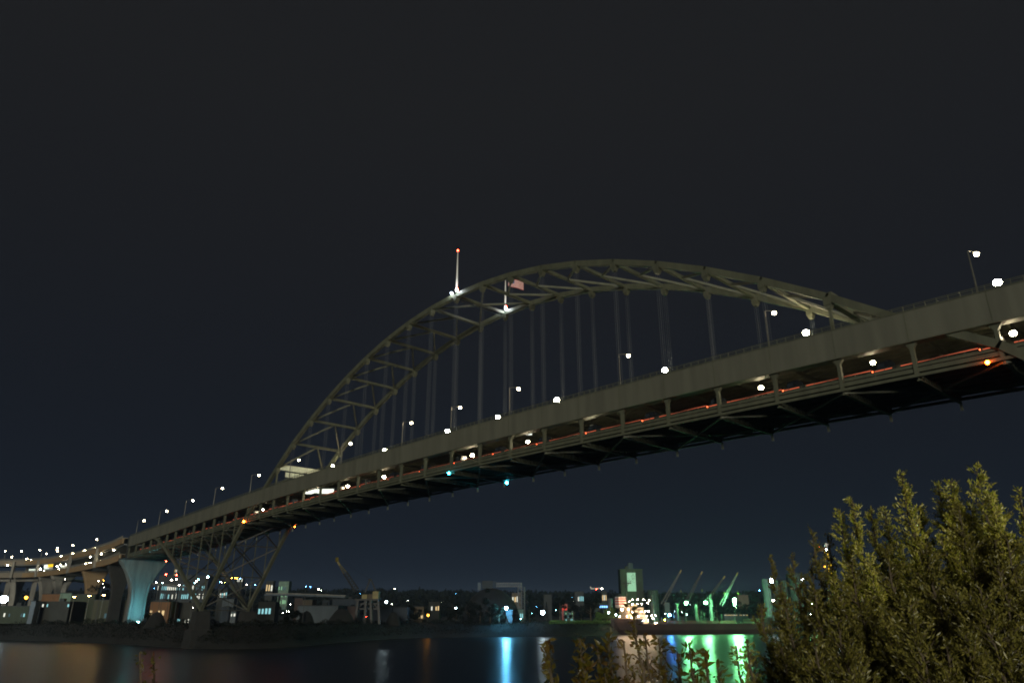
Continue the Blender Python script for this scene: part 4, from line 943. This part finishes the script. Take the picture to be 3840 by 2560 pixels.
    for x in (115, 150, 225, 440, 525, 550, 620, 650, 825, 860, 895, 920, 965, 1000, 1140, 1180, 1265, 1490):
        u = uof(F2(x, 0)[0]); h = random.uniform(4, 11); pp.beam(q(u, -9.5, 9), q(u, -9.5, 9+h), .35, .35)
    pp.build('deck_post', 'pale_steel', t)
    # lamps on the ship: things of their own
    SL = [(1015, 890, 1.3, 1), (1120, 885, .9, 1), (975, 1000, .6, 1), (1180, 730, .6, 1), (1265, 725, .55, 1), (1362, 728, .6, 1), (1455, 745, .55, 1), (1130, 760, .45, 1), (1182, 798, .6, 1), (1262, 795, .4, 1), (1335, 795, .5, 1), (1243, 858, .6, 1), (1435, 780, .6, 1),
          (1182, 925, .4, 1), (1328, 925, .45, 1), (1395, 918, .5, 2), (1447, 918, .5, 1), (1420, 990, .65, 1), (1170, 1015, .5, 1), (1095, 998, .4, 1), (1285, 1000, .6, 2), (1495, 985, .5, 1), (1560, 985, .5, 1), (1520, 1030, .7, 1), (1365, 1070, .6, 2), (1440, 1058, .5, 1), (1550, 1110, .35, 1), (1575, 1108, .35, 1)]
    for i, (x, y, r, kk) in enumerate(sorted(SL)):
        px, py = E2(x, y); u = uof(px); D = depth(q(u, -12.6, 10)); P = at(px, py, D); lp = thing('ship_lamp', '%s deck lamp from the left in the warm cluster on the ship superstructure' % nth(i), 'lamp', P, 'warm lamps on the ship superstructure')
        MB().beam(P+[0, 0, r*.5], P+sd_*3.2+[0, 0, r*.5], .12, .12).build('bracket', 'grey_steel', lp)
        MB().ball(P, r*.55, 8, 5).build('bulb', 'flood_ship' if kk == 1 else 'flood_white', lp)
ship()
# floodlights and lamps ------------------------------------------------
def flood(px, py, D, m, r, label, zb=None, group=None, name='flood_lamp', sz=1.0, arm=True, cat='flood lamp'):
    P = np.array(at(px, py, D)); zb = (hill(px, D)-.2 if zb is None else zb)
    t = thing(name, label, cat, (P[0], P[1], zb), group)
    MB().tube([[P[0], P[1], zb], [P[0], P[1], P[2]-r*.6*sz]], [.12, .07], 5).build('pole', 'dark_steel', t)
    if r > .3: MB().box(P+[-r*.7, -r*.7, r*sz*.85], P+[r*.7, r*.7, r*sz*.85+.2]).build('hood', 'lamp_housing', t)
    MB().ball(P, r, 10, 6, sz).build('bulb', m, t, True); return t
flood(*F2(612, 735), 702, 'flood_green', 1.05, 'leftmost brilliant green flood lamp above the ship deck', zb=9)
flood(*F2(950, 732), 708, 'flood_green', 1.0, 'middle brilliant green flood lamp above the ship deck', zb=9)
flood(*F2(1450, 690), 712, 'flood_green', 1.15, 'tallest and brightest green flood lamp at the right of the ship', zb=9, sz=1.5)
flood(*F2(1450, 760), 716, 'flood_green', .8, 'lower lamp of the brightest green pair at the right of the ship', zb=9)
flood(*D2(1327, 700), 600, 'flood_cyan', 1.0, 'cyan flood lamp at the foot of the dome')
flood(*D2(1862, 765), 612, 'flood_white', 1.5, 'brilliant blue white lamp on the bank right of the dome')
flood(*F2(328, 942), 690, 'flood_blue', .9, 'blue white lamp low on the ship between the first two cranes', zb=9)
flood(*ZA(60, 1115), 470, 'flood_white', 2.1, 'brilliant cyan white lamp at the left edge of the picture', sz=1.0)
flood(*ZA(412, 1088), 475, 'flood_orange', .85, 'large orange lamp beside the brilliant white one at the left edge')
flood(*D2(177, 805), 590, 'flood_orange', .8, 'amber flood lamp low on the bank between crane and dome')
flood(*C2(1715, 820), 620, 'flood_white', .8, 'cyan white flood lamp right of the harbour crane')
flood(*B2(1087, 682), 900, 'flood_blue', .95, 'blue white flood lamp seen between the arch legs')
flood(*D2(585, 700), 640, 'flood_white', .55, 'cyan white lamp left of the dome')
flood(*E2(795, 938), 640, 'flood_white', .5, 'white lamp under the blue sign by the ship stern')
flood(*E2(915, 972), 640, 'flood_white', .45, 'white lamp touching the ship stern')
flood(*G2(160, 735), 735, 'flood_white', 1.2, 'white lamp on the leftmost silo behind the saplings', sz=2.0)
flood(*G2(598, 715), 735, 'flood_white', 1.0, 'white lamp high between the silos behind the saplings')
flood(*G2(735, 1055), 720, 'flood_green', .7, 'green white work lamp glowing through the saplings', zb=9)
flood(*G2(185, 1010), 735, 'far_white', .8, 'small white lamp low on the leftmost silo')
flood(*G2(905, 535), 640, 'flood_orange', .6, 'orange lamp on the loading tower behind the saplings')
flood(*G2(930, 298), 640, 'flood_white', .7, 'white lamp at the top of the loading tower')
# uplight washing the big pier (its lamp stands at its foot)
pp_ = np.array([X(-10)+13.5, WB/2-3, 11.2]); t = thing('pier_uplight', 'cyan uplight standing before the big flared pier', 'flood lamp', pp_)
MB().box(pp_+[-.5, -.8, -.5], pp_+[.5, .8, -.1]).build('housing', 'lamp_housing', t)
glow('uplight', (.14, .66, .80), 2700); MB().box(pp_+[-.45, -.7, -.099], pp_+[.45, .7, .02]).build('lens', 'uplight', t)
glow('tan_light', (1, .55, .15), 130)
for i, (px, D) in enumerate(((372, 462), (318, 478), (262, 500))):
    p = np.array(gpt(px, D, 11.5)); t = thing('street_lamp', '%s amber lamp from the right lighting the viaduct piers from the yard' % nth(i), 'street lamp', (p[0], p[1], 9.8), 'amber lamps under the viaduct')
    p[2] = 26; MB().tube([[p[0], p[1], 9.8], p], [.2, .1], 6).build('pole', 'pole_steel', t); MB().box(p+[-.5, -.5, -.3], p+[.5, .5, 0]).build('bulb', 'tan_light', t); MB().box(p+[-.55, -.55, -.75], p+[.55, .55, -.31]).build('hood', 'lamp_housing', t)
# loading tower behind the saplings
def load_tower():
    D = 640; t = thing('loading_tower', 'tall orange lit loading tower half hidden behind the saplings', 'tower', gpt(3100, D, 9)); T = lambda x, y, d=0: at(*G2(x, y), D+d)
    g = MB()
    for x0, x1 in ((905, 945), (955, 1020)):
        for dd in (-3, 3): b = T(x1, 1000, dd); g.beam([b[0], b[1], 9], T(x0, 290, dd), .6, .6)
    for y_ in range(330, 980, 70):
        f = (y_-290)/700.; g.beam(T(905+40*f, y_), T(955+65*f, y_+60), .3, .3); g.beam(T(955+65*f, y_), T(905+40*f, y_+60), .3, .3)
    g.build('frame', 'yellow_paint', t); MB().beam(T(805, 298), T(905, 292), 3, 3).build('boom_cab', 'orange_wall', t); MB().beam(T(905, 225), T(945, 245), 2, 3).build('top_box', 'white_paint', t)
    for x0, y0, y1 in ((908, 330, 440), (945, 330, 440), (955, 490, 620), (990, 490, 640)):
        MB().beam(T(x0, y0, -4), T(x0+(y1-y0)*.1, y1, -4), .5, .5).build('light_strip', 'sign_yellow', t)
load_tower()
# table of small distant lamps: zoom, x, y, colour, radius
FL = [(ZA, 215, 1118, 'w', .5), (ZA, 355, 1118, 'w', .45), (ZA, 525, 1140, 'w', .3), (ZA, 615, 1142, 'w', .3), (ZA, 658, 1142, 'w', .4), (ZA, 645, 1190, 'c', .35), (ZA, 965, 1192, 'c', .3), (ZA, 610, 1318, 'c', .3), (ZA, 330, 1318, 'c', .45), (ZA, 410, 1315, 'c', .35), (ZA, 358, 1357, 'w', .4), (ZA, 385, 1345, 'c', .35), (ZA, 1508, 1125, 'w', .3), (ZA, 1968, 1088, 'w', .65), (ZA, 1028, 800, 'w', .4), (ZA, 1552, 828, 'w', .5), (ZA, 1630, 818, 'o', .35), (ZA, 1615, 868, 'w', .3), (ZA, 1470, 930, 'g', .35), (ZA, 1605, 918, 'c', .5), (ZA, 1640, 925, 'w', .5), (ZA, 1662, 918, 'c', .5), (ZA, 10, 1235, 'w', .6),
      (B2, 433, 432, 'r', .7), (B2, 430, 640, 'r', .9), (B2, 595, 648, 'r', .7), (B2, 590, 715, 'w', .8), (B2, 522, 725, 'w', .8), (B2, 278, 765, 'w', .6), (B2, 378, 770, 'c', .7), (B2, 440, 865, 'c', .6), (B2, 480, 866, 'c', .5), (B2, 515, 865, 'c', .75), (B2, 540, 866, 'w', .75), (B2, 572, 866, 'c', .7), (B2, 625, 860, 'c', .8), (B2, 642, 808, 'w', .6), (B2, 940, 720, 'c', .6), (B2, 910, 745, 'w', .6), (B2, 885, 772, 'c', .6), (B2, 885, 815, 'c', .5), (B2, 497, 1023, 'w', .7), (B2, 585, 1030, 'w', .35), (B2, 605, 1030, 'w', .35), (B2, 652, 1043, 'w', .3), (B2, 672, 1043, 'w', .3), (B2, 747, 1037, 'w', .35), (B2, 762, 1078, 'R', .8), (B2, 853, 1163, 'w', .3), (B2, 803, 1188, 'w', .35), (B2, 555, 1210, 'w', .3), (B2, 245, 860, 'b', .4), (B2, 220, 930, 'c', .4), (B2, 718, 1215, 'c', .45), (B2, 880, 1215, 'g', .35),
      (B2, 1165, 900, 'w', .7), (B2, 1215, 905, 'w', .5), (B2, 1355, 770, 'y', .5), (B2, 1305, 765, 'w', .5), (B2, 1285, 758, 'b', .4), (B2, 1465, 695, 'o', .5), (B2, 1522, 695, 'o', .5), (B2, 1548, 700, 'o', .5), (B2, 1700, 805, 'w', .5), (B2, 1835, 803, 'b', .4), (B2, 1600, 705, 'b', .4), (B2, 1460, 878, 'y', .45), (B2, 1403, 1005, 'b', .45), (B2, 1285, 1088, 'c', .35), (B2, 1345, 1088, 'c', .35), (B2, 1525, 1258, 'w', .35), (B2, 1590, 1245, 'c', .25), (B2, 1790, 1240, 'c', .4), (B2, 2240, 1060, 'w', .75), (B2, 2290, 905, 'w', .6), (B2, 2250, 868, 'w', .6), (B2, 2215, 930, 'y', .6), (B2, 2175, 1110, 'b', .35), (B2, 2272, 1242, 'w', .45), (B2, 2325, 1220, 'w', .3),
      (C2, 335, 618, 'w', .6), (C2, 335, 668, 'y', .7), (C2, 523, 583, 'b', .6), (C2, 449, 580, 'b', .4), (C2, 651, 622, 'w', .9), (C2, 696, 641, 'w', .5), (C2, 673, 690, 'g', .9), (C2, 1017, 653, 'w', .5), (C2, 207, 860, 'w', .45), (C2, 612, 815, 'w', .45), (C2, 705, 830, 'W', 1.), (C2, 846, 785, 'w', 1.0), (C2, 911, 773, 'w', .8), (C2, 770, 797, 'w', .4), (C2, 1307, 832, 'w', .6), (C2, 1300, 680, 'b', .4), (C2, 1275, 690, 'b', .4), (C2, 1345, 655, 'b', .4), (C2, 1850, 613, 'w', .7), (C2, 1948, 828, 'b', .5), (C2, 2052, 796, 'w', .5), (C2, 1808, 855, 'w', .5), (C2, 2162, 773, 'b', .5), (C2, 1513, 850, 'c', .4), (C2, 1218, 965, 'g', .3), (C2, 142, 968, 'w', .3), (C2, 185, 970, 'w', .35), (C2, 232, 970, 'w', .5), (C2, 1372, 1028, 'r', .35), (C2, 1402, 1052, 'r', .4), (C2, 1420, 668, 'w', .3), (C2, 1770, 785, 'w', .4),
      (D2, 377, 613, 'w', .8), (D2, 247, 647, 'w', .5), (D2, 579, 490, 'b', .5), (D2, 579, 535, 'c', .5), (D2, 607, 535, 'b', .5), (D2, 641, 535, 'w', .4), (D2, 792, 480, 'w', .5), (D2, 726, 513, 'c', .4), (D2, 266, 800, 'o', .45), (D2, 447, 490, 'b', .3), (D2, 675, 730, 'c', .8), (D2, 712, 735, 'c', .6), (D2, 1414, 545, 'c', .5), (D2, 1520, 550, 'w', .7), (D2, 1880, 637, 'w', .7), (D2, 1765, 683, 'b', .6), (D2, 1662, 715, 'c', .5), (D2, 1705, 780, 'c', .6), (D2, 2055, 512, 'w', .9), (D2, 2043, 607, 'w', .5), (D2, 2181, 590, 'w', .7), (D2, 2261, 597, 'w', .6), (D2, 2131, 613, 'w', .4), (D2, 2225, 575, 'g', .5), (D2, 2310, 608, 'w', .4), (D2, 2338, 670, 'r', .6), (D2, 1803, 555, 'w', .5), (D2, 1260, 745, 'c', .9), (D2, 1180, 765, 'c', .5), (D2, 1440, 790, 'c', .5), (D2, 1540, 855, 'c', .5), (D2, 2055, 730, 'c', .4),
      (E2, 257, 685, 'b', .7), (E2, 330, 735, 'w', .5), (E2, 371, 740, 'w', .5), (E2, 533, 752, 'w', .6), (E2, 565, 790, 'y', .8), (E2, 300, 912, 'b', .5), (E2, 655, 968, 'b', .4), (E2, 748, 1008, 'c', .4), (E2, 1015, 598, 'w', .5), (E2, 250, 830, 'r', .6), (E2, 290, 838, 'r', .5), (E2, 195, 690, 'b', .4), (E2, 218, 765, 'w', .35), (E2, 160, 748, 'b', .5), (E2, 325, 790, 'o', .35),
      (F2, 685, 762, 'W', .8), (F2, 255, 920, 'W', .45), (F2, 418, 870, 'W', .8), (F2, 542, 890, 'W', .6), (F2, 798, 936, 'w', .6), (F2, 945, 635, 'w', 1.), (F2, 918, 638, 'w', .6), (F2, 680, 648, 'g', .6), (F2, 503, 672, 'y', .4), (F2, 1468, 597, 'W', .8), (F2, 1436, 612, 'w', .6), (F2, 1568, 620, 'w', .7), (F2, 1602, 628, 'w', .8), (F2, 1517, 925, 'w', .9), (F2, 1475, 825, 'w', .5), (F2, 1880, 520, 'b', .8), (F2, 625, 935, 'W', .5), (F2, 245, 1028, 'y', .7), (F2, 530, 1060, 'y', 1.1), (F2, 965, 580, 'r', .4),
      (G2, 497, 705, 'w', .6), (G2, 610, 645, 'w', .6), (G2, 703, 700, 'w', .6), (G2, 530, 1003, 'w', .6), (G2, 595, 1003, 'w', .6), (G2, 680, 1000, 'w', .9), (G2, 640, 1005, 'w', .6), (G2, 515, 1045, 'w', .5), (G2, 590, 1042, 'w', .5), (G2, 512, 1092, 'o', .6), (G2, 472, 1043, 'w', .4), (G2, 403, 1090, 'w', .4), (G2, 502, 1185, 'w', .7), (G2, 767, 1180, 'w', .6), (G2, 712, 1202, 'w', .5), (G2, 740, 1155, 'o', .5), (G2, 600, 880, 'W', .6), (G2, 835, 262, 'R', .9), (G2, 1083, 958, 'c', .6), (G2, 1015, 885, 'b', .5)]
for px_, py_, c_ in ((3280, 2147, 'b'), (3270, 2148, 'b'), (3288, 2145, 'b'), (3440, 2182, 'c'), (3452, 2181, 'w'), (3370, 2206, 'w'), (3367, 2247, 'y'), (3462, 2250, 'w'), (3257, 2214, 'c'), (3140, 2236, 'w'), (3462, 2343, 'c'), (3772, 2098, 'r'), (3830, 2180, 'c'), (3404, 2306, 'w'), (3478, 2307, 'c')):
    FL.append(((lambda x, y: (x, y)), px_, py_, c_, .7))
glow('warning_red', (1, .12, .01), 12)
CM = {'w': 'far_white', 'c': 'far_cyan', 'b': 'far_blue', 'g': 'far_green', 'o': 'far_orange', 'r': 'far_red', 'y': 'far_yellow', 'W': 'flood_white', 'R': 'warning_red'}
CN = {'w': 'white', 'c': 'cyan', 'b': 'blue', 'g': 'green', 'o': 'orange', 'r': 'red', 'y': 'yellow green', 'W': 'bright white', 'R': 'orange red'}
FL2 = sorted([(Z(x, y)[0], Z(x, y)[1], c, r) for Z, x, y, c, r in FL]); cnt = {}; tot = {}
for f_ in FL2: tot[f_[2]] = tot.get(f_[2], 0)+1
for px, py, c, r in FL2:
    b = bankD(px)+26; best = None
    for D in np.arange(b, 2000, 12.):
        z = at(px, py, D)[2]; g = hill(px, D)
        if z-g >= 3.5:
            sc_ = abs(z-g-8.5)+ (0 if D > b+40 else 1)
            if best is None or sc_ < best[0]: best = (sc_, D)
    D = best[1] if best else b
    i = cnt.get(c, 0); cnt[c] = i+1
    flood(px, py, D, CM[c], r*.55*np.clip(D/700., .6, 1.7), '%s small %s lamp from the left on the far shore' % (nth(i) if i < 99 else ('last but one' if i == 99 else 'last'), CN[c]), name='street_lamp', group='small %s lamps on the far shore' % CN[c], cat='street lamp')
# blue lit sign
P = at(*E2(712, 842), 755); t = thing('neon_sign', 'glowing blue white sign on the dim hall near the ship stern', 'sign', P)
for k in range(4): MB().beam(P+RH*(-4+k*2.1), P+RH*(-2.4+k*2.1), .3, 1.6).build('sign_letter', 'sign_blue', t)
MB().beam(P-RH*4.6+FH*.3, P+RH*4.6+FH*.3, .2, 2.6).build('backing', 'blue_wall', t)
# aircraft low over the hill
P = at(2236, 2205, 2600); t = thing('airplane', 'distant airplane with white and red lights low over the hill', 'airplane', P)
ap = MB(); ap.tube([P-RH*20-[0, 0, 1.5], P-RH*17-[0, 0, 1], P+RH*14+[0, 0, 1], P+RH*20+[0, 0, 1.5]], [.3, 2, 2, .3], 10); ap.build('fuselage', 'white_paint', t)
MB().beam(P-FH*17-RH*3, P+FH*17-RH*3, 5, .5).build('wing', 'white_paint', t); MB().beam(P-RH*17, P-RH*20+[0, 0, 6], .5, 3).build('tail_fin', 'white_paint', t)
MB().ball(P+RH*19-[0, 0, 1], 1.6, 8, 5).build('landing_light', 'far_white', t); MB().ball(P-[0, 0, 2.4], 1.2, 8, 5).build('beacon', 'far_red', t)
# ------------------------------------------------------------------ bank trees
BT = [(1710, 612, 9, 5, 0), (1760, 610, 11, 6, 0), (1800, 606, 14, 7, 0), (1838, 604, 15, 7, 0), (1872, 606, 11, 5, 0), (1985, 640, 22, 5, 1), (1935, 622, 8, 4, 0), (2100, 660, 21, 7, 0), (2135, 665, 18, 6, 0), (2215, 680, 20, 8, 0), (2245, 685, 17, 6, 0), (2300, 690, 9, 5, 2), (2270, 672, 9, 5, 2), (2248, 668, 7, 4, 2), (1590, 600, 9, 5, 0), (1545, 590, 7, 5, 0), (560, 430, 5, 3, 0), (352, 560, 22, 8, 0), (372, 555, 20, 7, 0), (1075, 480, 7, 3, 1), (1105, 470, 6, 3, 0), (1335, 640, 12, 6, 0), (2560, 1000, 26, 9, 0), (2620, 1010, 30, 10, 0), (2690, 1020, 26, 9, 0), (2500, 1000, 24, 8, 0), (2780, 1000, 24, 9, 0), (1520, 1100, 22, 8, 1), (1640, 1100, 24, 6, 1), (1250, 1150, 28, 7, 1), (1130, 1150, 26, 7, 0), (1400, 1160, 26, 6, 1), (1700, 1120, 26, 6, 1), (2150, 1000, 24, 7, 0), (2180, 1000, 20, 6, 1), (2050, 1050, 24, 6, 1)]
for i, (px, D, h, R, kd) in enumerate(sorted(BT)):
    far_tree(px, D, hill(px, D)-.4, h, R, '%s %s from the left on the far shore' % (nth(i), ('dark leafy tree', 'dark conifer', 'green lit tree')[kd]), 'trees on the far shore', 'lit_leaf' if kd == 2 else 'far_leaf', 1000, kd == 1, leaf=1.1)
# a lit grassy strip by the ship stern
n = 3000; q_ = rng.uniform(2060, 2290, n); P = np.array([gpt(a, bankD(a)+rng.uniform(8, 26), 9+rng.uniform(0, 2.2)) for a in q_])
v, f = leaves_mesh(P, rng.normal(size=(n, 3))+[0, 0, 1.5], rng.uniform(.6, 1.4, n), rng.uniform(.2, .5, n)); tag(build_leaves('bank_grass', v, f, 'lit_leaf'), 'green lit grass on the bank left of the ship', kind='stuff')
# ------------------------------------------------------------------ foreground saplings
def near_ground(D): return float(np.interp(D, [a for a, _ in nb], [b for _, b in nb]))
def sapling(px, pyt, D, R, label, m='lit_willow_leaf', dens=1.0, leaf=.085, stems=3, wmul=.36, spire=.22, name='sapling', group='willow saplings in the right foreground'):
    zb = near_ground(D)-.1; tp_ = at(px, pyt, D); base = np.array([tp_[0], tp_[1], zb]); ztop = tp_[2]; H = ztop-zb
    t = thing(name, label, 'sapling' if name == 'sapling' else 'shrub', base, group); st = MB(); PP = []; AA = []
    for s_ in range(stems):
        hs = H*(1 if s_ == 0 else rng.uniform(.72, .93)); a0 = rng.uniform(0, 6.28); off = 0 if s_ == 0 else R*rng.uniform(.35, .85)
        n_ = 9; ln = [base+np.array([math.cos(a0)*off*(i/n_)**.8+.05*math.sin(i*1.3+s_), math.sin(a0)*off*(i/n_)**.8+.05*math.cos(i*1.7), hs*i/n_]) for i in range(n_+1)]
        ln[-1][0] = base[0]+math.cos(a0)*off; st.tube(ln, [.035*(1-i/n_*.85)+.003 for i in range(n_+1)], 5)
        ln = np.array(ln)
        nb_ = int(hs*19*dens)
        zmin = max(.0, (12.54-.1*D-1.2-zb)/hs)*.8      # branches start below what the frame shows
        for j in range(nb_):
            f = zmin+(1-zmin)*((j+rng.uniform(0, 1))/nb_); p = np.array([np.interp(f*n_, range(n_+1), ln[:, c]) for c in range(3)])
            env = R*(.95 if f < 1-spire*1.6 else .95*((1-f)/(spire*1.6))**.7+.17)*rng.uniform(.55, 1.1); a = rng.uniform(0, 6.28); ele = rng.uniform(.5, 1.25)
            bl = env*.85; d = np.array([math.cos(a)*math.cos(ele*.9), math.sin(a)*math.cos(ele*.9), math.sin(ele)]); d /= np.linalg.norm(d)
            e = p+d*bl; 
            if e[2] > ztop+.05: e[2] = ztop+.05
            md = (p+e)/2-np.array([0, 0, bl*.06]); st.tube([p, md, e], [.010, .006, .003], 4, False)
            nl = max(6, int(bl*(190 if name == 'sapling' else 60))); fr = rng.uniform(.12, 1.02, nl)[:, None]
            q = p*(1-fr)**2+2*md*fr*(1-fr)+e*fr**2; q = q+rng.normal(size=(nl, 3))*.018
            dd = d+rng.normal(size=(nl, 3))*(.62 if name == 'sapling' else .9)+np.array([0, 0, .2 if name == 'sapling' else -.25]); PP.append(q); AA.append(dd)
    P = np.concatenate(PP); A = np.concatenate(AA); n = len(P)
    v, f = leaves_mesh(P, A, rng.uniform(.45, 1.4, n)*leaf, rng.uniform(.55, 1.3, n)*leaf*wmul)
    st.build('stem', 'bark', t); build_leaves('foliage', v, f, m, t); return t
SP = [(2895, 2090, 15.5, .34, 'b', 'faint thin brown sapling at the left end of the sapling row'), (2975, 2085, 15, .40, 'b', 'thin brown sapling second from the left end of the row'), (3048, 1985, 14.5, .42, 'b', 'slender brown sapling just left of the orange loading tower'), (3110, 2010, 14.8, .36, 'b', 'slender sapling overlapping the loading tower lights'),
      (3155, 1920, 14, .50, 'w', 'leafy sapling right of the loading tower'), (3200, 1873, 13.5, .48, 'w', 'tall tapering sapling at the middle of the row left part'), (3270, 1915, 14.5, .5, 'w', 'rounded sapling between the two tallest spires'), (3320, 1905, 15.5, .5, 'w', 'dim sapling behind and left of the central spire'),
      (3383, 1780, 13, .50, 'w', 'tall narrow central sapling with a free standing spire'), (3450, 1905, 14, .5, 'w', 'low sapling in the gap right of the central spire'), (3520, 1812, 13, .48, 'w', 'sapling with a small tuft left of the tallest tree'), (3568, 1802, 12.5, .5, 'w', 'bright sapling directly left of the tallest tree'),
      (3665, 1760, 12, .62, 'w', 'tallest and brightest leafy sapling near the right edge'), (3735, 1870, 12.5, .5, 'w', 'yellow green sapling right of the tallest tree'), (3825, 1840, 11.5, .34, 'w', 'thin sapling at the right edge of the picture'), (3840, 1960, 12, .5, 'w', 'wide leafy sapling filling the right edge below the thin one'), (3725, 2010, 11.8, .6, 'b', 'wide sapling in front of the yellow green one'), (3600, 1905, 11, .6, 'b', 'broad low sapling in front of the tallest tree'), (3475, 2050, 10.5, .6, 'b', 'broad dark sapling low in front of the central spire'),
      (3330, 2060, 11, .6, 'b', 'brown leafed sapling low in the middle of the row'), (3200, 2120, 11.5, .6, 'b', 'brown bushy sapling low beneath the tapering one'), (3780, 2020, 10.5, .6, 'b', 'bushy sapling low at the right edge'), (3060, 2210, 12, .5, 'b', 'dark low bush under the loading tower'), (2950, 2240, 12.5, .5, 'b', 'dark bush beside the silos'), (2860, 2270, 13, .42, 'b', 'leftmost dark bush next to the green water reflections'),
      (3680, 2210, 9.2, .6, 'b', 'dark low bush at the lower right'), (3420, 2270, 9.0, .6, 'b', 'dark low bush at the bottom under the central spire'), (3150, 2330, 9.5, .55, 'b', 'dark low bush at the bottom left of the row')]
for px, py, D, R, kd, lb in SP:
    sapling(px, py, D, R, lb, 'lit_willow_leaf' if kd == 'w' else 'brown_leaf', dens=1.0 if R < .45 else 1.25, stems=2 if R < .45 else 4, leaf=.060)
# foreground ash and maple shoots along the bottom edge
FG = [(2065, 2400, 8.5, .12, 'yellow green shoot at the bottom left of the foreground plants', 'ash_leaf', 1.4, .09), (2185, 2395, 9, .22, 'olive bush at the bottom right of the yellow green shoot', 'ash_leaf', 1.3, .09), (2250, 2420, 9.2, .16, 'olive bush touching the warm water reflection', 'ash_leaf', 1.3, .09), (2290, 2385, 8.8, .10, 'thin shoot left of the warm reflection', 'ash_leaf', 1.2, .09), (2385, 2275, 7.5, .17, 'leafy shoot rising in front of the lit ship', 'ash_leaf', .8, .075), (2350, 2400, 7.2, .16, 'dark leafy shoot against the warm reflection', 'ash_leaf', .7, .07), (2430, 2380, 7.4, .14, 'dark shoot at the right side of the warm reflection', 'ash_leaf', .7, .07),
      (2480, 2392, 8, .13, 'shoot between the warm and blue reflections', 'ash_leaf', .9, .08), (2550, 2440, 7.6, .13, 'reddish shoot left of the first green reflection', 'ash_leaf', .9, .08), (2595, 2408, 7, .13, 'shoot with broad leaves before the first green reflection', 'ash_leaf', .8, .08), (2655, 2445, 7, .13, 'low broad leafed shoot before the middle green reflection', 'ash_leaf', .8, .08), (2700, 2480, 7, .12, 'low shoot right of the middle green reflection', 'ash_leaf', .8, .07), (2770, 2420, 8, .13, 'dark lacy shoot before the brightest green reflection', 'brown_leaf', .8, .07), (2810, 2400, 8.4, .16, 'dark shoot at the foot of the sapling row', 'brown_leaf', 1., .07), (540, 2450, 9, .10, 'faint thin shoot at the lower left before the pale water', 'brown_leaf', .45, .06), (590, 2440, 9.3, .08, 'second faint shoot at the lower left', 'brown_leaf', .35, .06)]
for px, py, D, R, lb, m_, dn, lf in FG:
    sapling(px, py, D, R, lb, m_, dens=dn, stems=2, leaf=lf, wmul=.45, spire=.15, name='shrub', group='shoots along the bottom edge')

# ------------------------------------------------------------------ haze added to lift the dark tones
hz = bpy.data.materials.new('tone_lift_haze'); hz.use_nodes = True; t_ = hz.node_tree; t_.nodes.clear()
vo = t_.nodes.new('ShaderNodeVolumePrincipled'); vo.inputs['Color'].default_value = (.42, .62, .95, 1); vo.inputs['Density'].default_value = .000052; vo.inputs['Anisotropy'].default_value = .0
ou = t_.nodes.new('ShaderNodeOutputMaterial'); t_.links.new(vo.outputs[0], ou.inputs['Volume']); M['tone_lift_haze'] = hz
o = MB().box((-3600, -2600, -3.2), (1600, 3600, 190)).build('haze', 'tone_lift_haze'); o['kind'] = 'stuff'; o['label'] = 'added thin haze lifting the dark tones over the river and the far bank'
